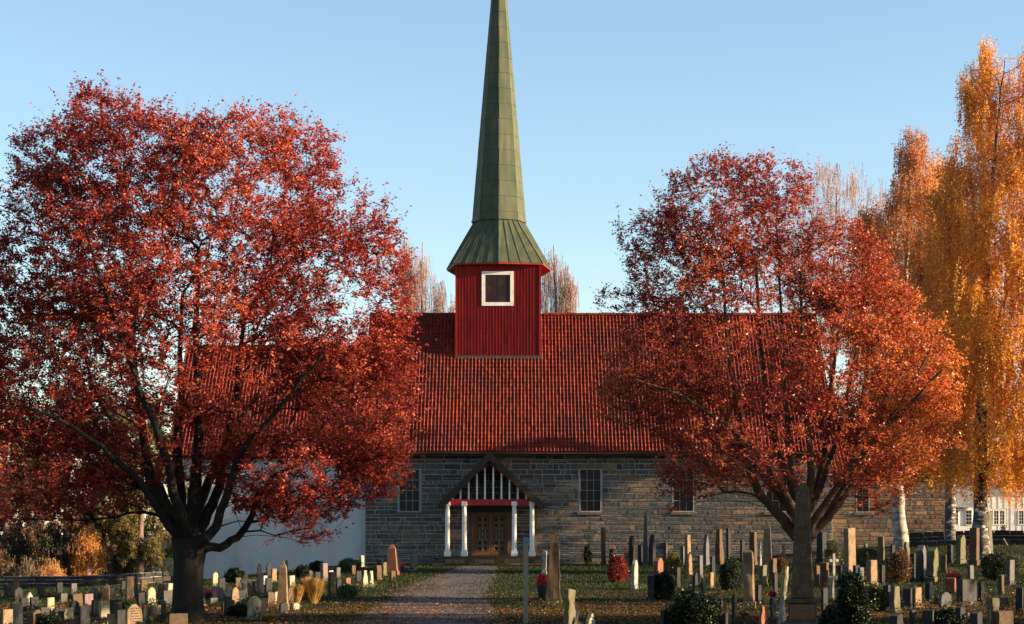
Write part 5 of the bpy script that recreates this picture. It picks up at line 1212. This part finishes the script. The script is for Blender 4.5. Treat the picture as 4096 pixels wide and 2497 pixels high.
shrub('shrub', 'low dark juniper in the bottom left corner graves', 200, 2540, 2462, 46, 'evergreen', 7000, 74, .045, .028)
shrub('shrub', 'dark shrub left of the inscribed cream stone', 960, 2470, 2420, 40, 'evergreen', 6000, 75, .045, .028)
shrub('shrub', 'dark low bush behind the orange sloping boulder', 480, 2450, 2400, 36, 'evergreen', 5000, 76, .045, .028)

# the great foreground obelisk
x, Y = at(3212, 2620); Y = 36.5; x = (3210-2048)*Y/F; z0 = g(x, Y)
ob = empty('grave_obelisk', (x, Y, z0), R(-10)); tag(ob, 'great brown granite obelisk on an inscribed plinth, right foreground', 'gravestone', 'gravestones in the churchyard')
zb_ = Z_(2393, Y)-z0; ztp = Z_(1925, Y)-z0; zsh = Z_(1952, Y)-z0; w0, w1 = 90*Y/F/2, 52*Y/F/2
m = MB(); m.add([(sx*w0, sy*w0, zb_) for sx, sy in ((-1,-1),(1,-1),(1,1),(-1,1))] + [(sx*w1, sy*w1, zsh) for sx, sy in ((-1,-1),(1,-1),(1,1),(-1,1))] + [(0, 0, ztp)], [(0,1,5,4),(1,2,6,5),(2,3,7,6),(3,0,4,7),(4,5,8),(5,6,8),(6,7,8),(7,4,8),(3,2,1,0)])
o = m.build('shaft', M['brownstone'], ob); bv = o.modifiers.new('bevel', 'BEVEL'); bv.width = .02; bv.segments = 1
w2 = 128*Y/F/2
o = MB().box(-w2, w2, -w2, w2, zb_-.09, zb_-.004).build('cap', M['brownstone'], ob); bv = o.modifiers.new('bevel', 'BEVEL'); bv.width = .015; bv.segments = 2
w3 = 112*Y/F/2
o = MB().box(-w3, w3, -w3, w3, .1, zb_-.094).build('plinth', M['brownstone'], ob); bv = o.modifiers.new('bevel', 'BEVEL'); bv.width = .008; bv.segments = 2
MB().box(-w2-.05, w2+.05, -w2-.05, w2+.05, -.2, .098).build('foot', M['greystone'], ob)
MB().box(-w3+.03, w3-.03, -w3-.012, -w3, .16, zb_-.12).build('plaque', M['redstone'] if False else M['brownwood'], ob)
for k, (tx, sz) in enumerate((('ANNEN MARTIN', .055), ('* 17.4.1848', .045), ('\u2020 5.8.1907', .045))):
    cu = bpy.data.curves.new('inscription', 'FONT'); cu.body = tx; cu.size = sz; cu.align_x = 'CENTER'; cu.extrude = .003
    to = bpy.data.objects.new('inscription', cu); C.objects.link(to); dg = bpy.context.evaluated_depsgraph_get(); me = bpy.data.meshes.new_from_object(to.evaluated_get(dg)); bpy.data.objects.remove(to)
    me.materials.clear(); me.materials.append(M['tanstone']); q = link('inscription', me, ob, (0, -w3-.016, zb_-.24-k*.12), (R(90), 0, 0))
r0 = random.Random(2)
for k in range(12):   # small pale lichen knots on the shaft
    u = r0.uniform(.05, .95); hw = w0 + (w1-w0)*u; m = MB(); sz = r0.uniform(.005, .010); xx = r0.uniform(-.8, .8)*hw
    m.tube([(xx, -hw-.006, zb_+(zsh-zb_)*u-sz), (xx, -hw-.008, zb_+(zsh-zb_)*u+sz)], sz, 5); m.build('lichen_spot', M['whitestone'], ob)

# marker post in front of the path
Y = 37.5; x = X_(2103, Y); z0 = g(x, Y); po = empty('marker_post', (x, Y, z0)); tag(po, 'weathered grey wooden post with a small blue tag, right beside the path', 'post')
MB().box(-.048, .048, -.048, .048, -.2, Z_(2150, Y)-z0).build('post', M['post'], po)
MB().box(-.052, .058, -.056, -.049, Z_(2174, Y)-z0, Z_(2160, Y)-z0).build('tag', M['blue'], po)
# blue pot on the low wall by the house
Y = 112.; x = X_(4013, Y); z0 = Z_(2142, Y); po = empty('plant_pot', (x, Y, z0)); tag(po, 'blue pot with a small plant standing in front of the white house', 'plant pot')
m = MB(); k = 12; prof = [(.11, 0), (.17, .34), (.15, .35), (.10, .28)]
m.add([(p*math.cos(2*math.pi*j/k), p*math.sin(2*math.pi*j/k), z) for p, z in prof for j in range(k)], [(i*k+j, i*k+(j+1) % k, (i+1)*k+(j+1) % k, (i+1)*k+j) for i in range(3) for j in range(k)] + [tuple(range(k))[::-1]]); m.build('pot', M['blue'], po)
rr_ = np.random.default_rng(3); q = quads('plant', leaves(rr_.normal(0, .08, (160, 3)) + [0, 0, .46], .09, .05, rr_, -.3), M['russet'], po)
pt = empty('stone_pedestal', (x, Y, g(x, Y))); tag(pt, 'stone pedestal under the blue pot', 'pedestal')
MB().box(-.28, .28, -.28, .28, -.1, z0-g(x, Y)-.1).build('block', M['greystone'], pt); MB().box(-.34, .34, -.34, .34, z0-g(x, Y)-.098, z0-g(x, Y)).build('cap', M['greystone'], pt)
# young birch leaning before the low wall
a = P(4042, 2212, 98); b = P(4014, 2155, 98.3); yb = empty('sapling', a); tag(yb, 'thin pale leaning sapling stem above the dark hedge at right', 'sapling')
MB().tube([(0, 0, -.5), (b-a)*.5+Vector((.03, 0, 0)), b-a], [.06, .05, .035], 7).build('stem', M['birch'], yb)

# ------------------------------------------------------------------ grass and fallen leaves
def scatter(n, xr, yr, seed, keep):
    r = np.random.default_rng(seed); out = []
    while len(out) < n:
        # even in the picture: more per square metre near the camera
        u = r.random(); Y = 1/((1/yr[0])*(1-u) + (1/yr[1])*u); hw = Y*2100/F + .5; x = r.uniform(-hw, hw)
        if keep(x, Y, r): out.append((x, Y, g(x, Y)))
    return np.array(out), r
def on_path(x, Y):
    a, b = PE(Y); return a < x < b
_ys = np.linspace(30, 103, 300); _e = [path_edges(y) for y in _ys]; _ea = np.array([e[0] for e in _e]); _eb = np.array([e[1] for e in _e])
def PE(Y): return np.interp(Y, _ys, _ea), np.interp(Y, _ys, _eb)
def kg(x, Y, r):
    a, b = PE(Y)
    if a - .1 < x < b + .1: return r.random() < (.08 + .6*max(0, 1 - min(b - x, x - a)/1.1))
    return True
pts, r = scatter(150000, None, (33, 101), 5, kg)
n = len(pts); hgt = r.uniform(.025, .075, n)*(1 + .5*(pts[:, 1] > 60)); wd = r.uniform(.006, .012, n)*(pts[:, 1]/40); th = r.uniform(0, 2*np.pi, n); u = np.stack([np.cos(th), np.sin(th), th*0], 1)
tipv = pts + np.stack([r.normal(0, .025, n), r.normal(0, .025, n), hgt], 1)
o = quads('grass', np.stack([pts - u*wd[:, None], pts + u*wd[:, None], tipv], 1).reshape(-1, 3), M['grass'], None, 3); tag(o, kind='stuff')
def kl(x, Y, r):
    d = mnoise.noise(Vector((x*.55, Y*.35, 0)))
    band = math.exp(-((Y-43)/3.5)**2)*(1.0 if x < 5 else .75); tree1 = math.exp(-(((x+6)/7)**2 + ((Y-38)/6)**2))*.5; tree2 = math.exp(-(((x-7.5)/8)**2 + ((Y-48)/9)**2))*.8
    far = .05 if Y > 55 else .16; a, b = PE(Y)
    if a < x < b: far += .12
    far += .9*math.exp(-((x-a)/.5)**2) + .6*math.exp(-((x-b)/.4)**2)
    if x < -2 and Y < 41: far += .35
    return r.random() < (band + tree1 + tree2 + far)*(1 + 1.6*d)
pts, r = scatter(52000, None, (33, 100), 6, kl)
pts[:, 2] += r.uniform(.008, .045, len(pts)); L_ = .055
V = leaves(pts, L_, .04, r, 0).reshape(-1, 4, 3); V[:, :, 2] = pts[:, None, 2] + (V[:, :, 2] - pts[:, None, 2])*.45; V[:, :, 2] = np.maximum(V[:, :, 2], pts[:, None, 2]-.004)
o = quads('fallen_leaves', V.reshape(-1, 3), M['litter'], None); tag(o, kind='stuff')
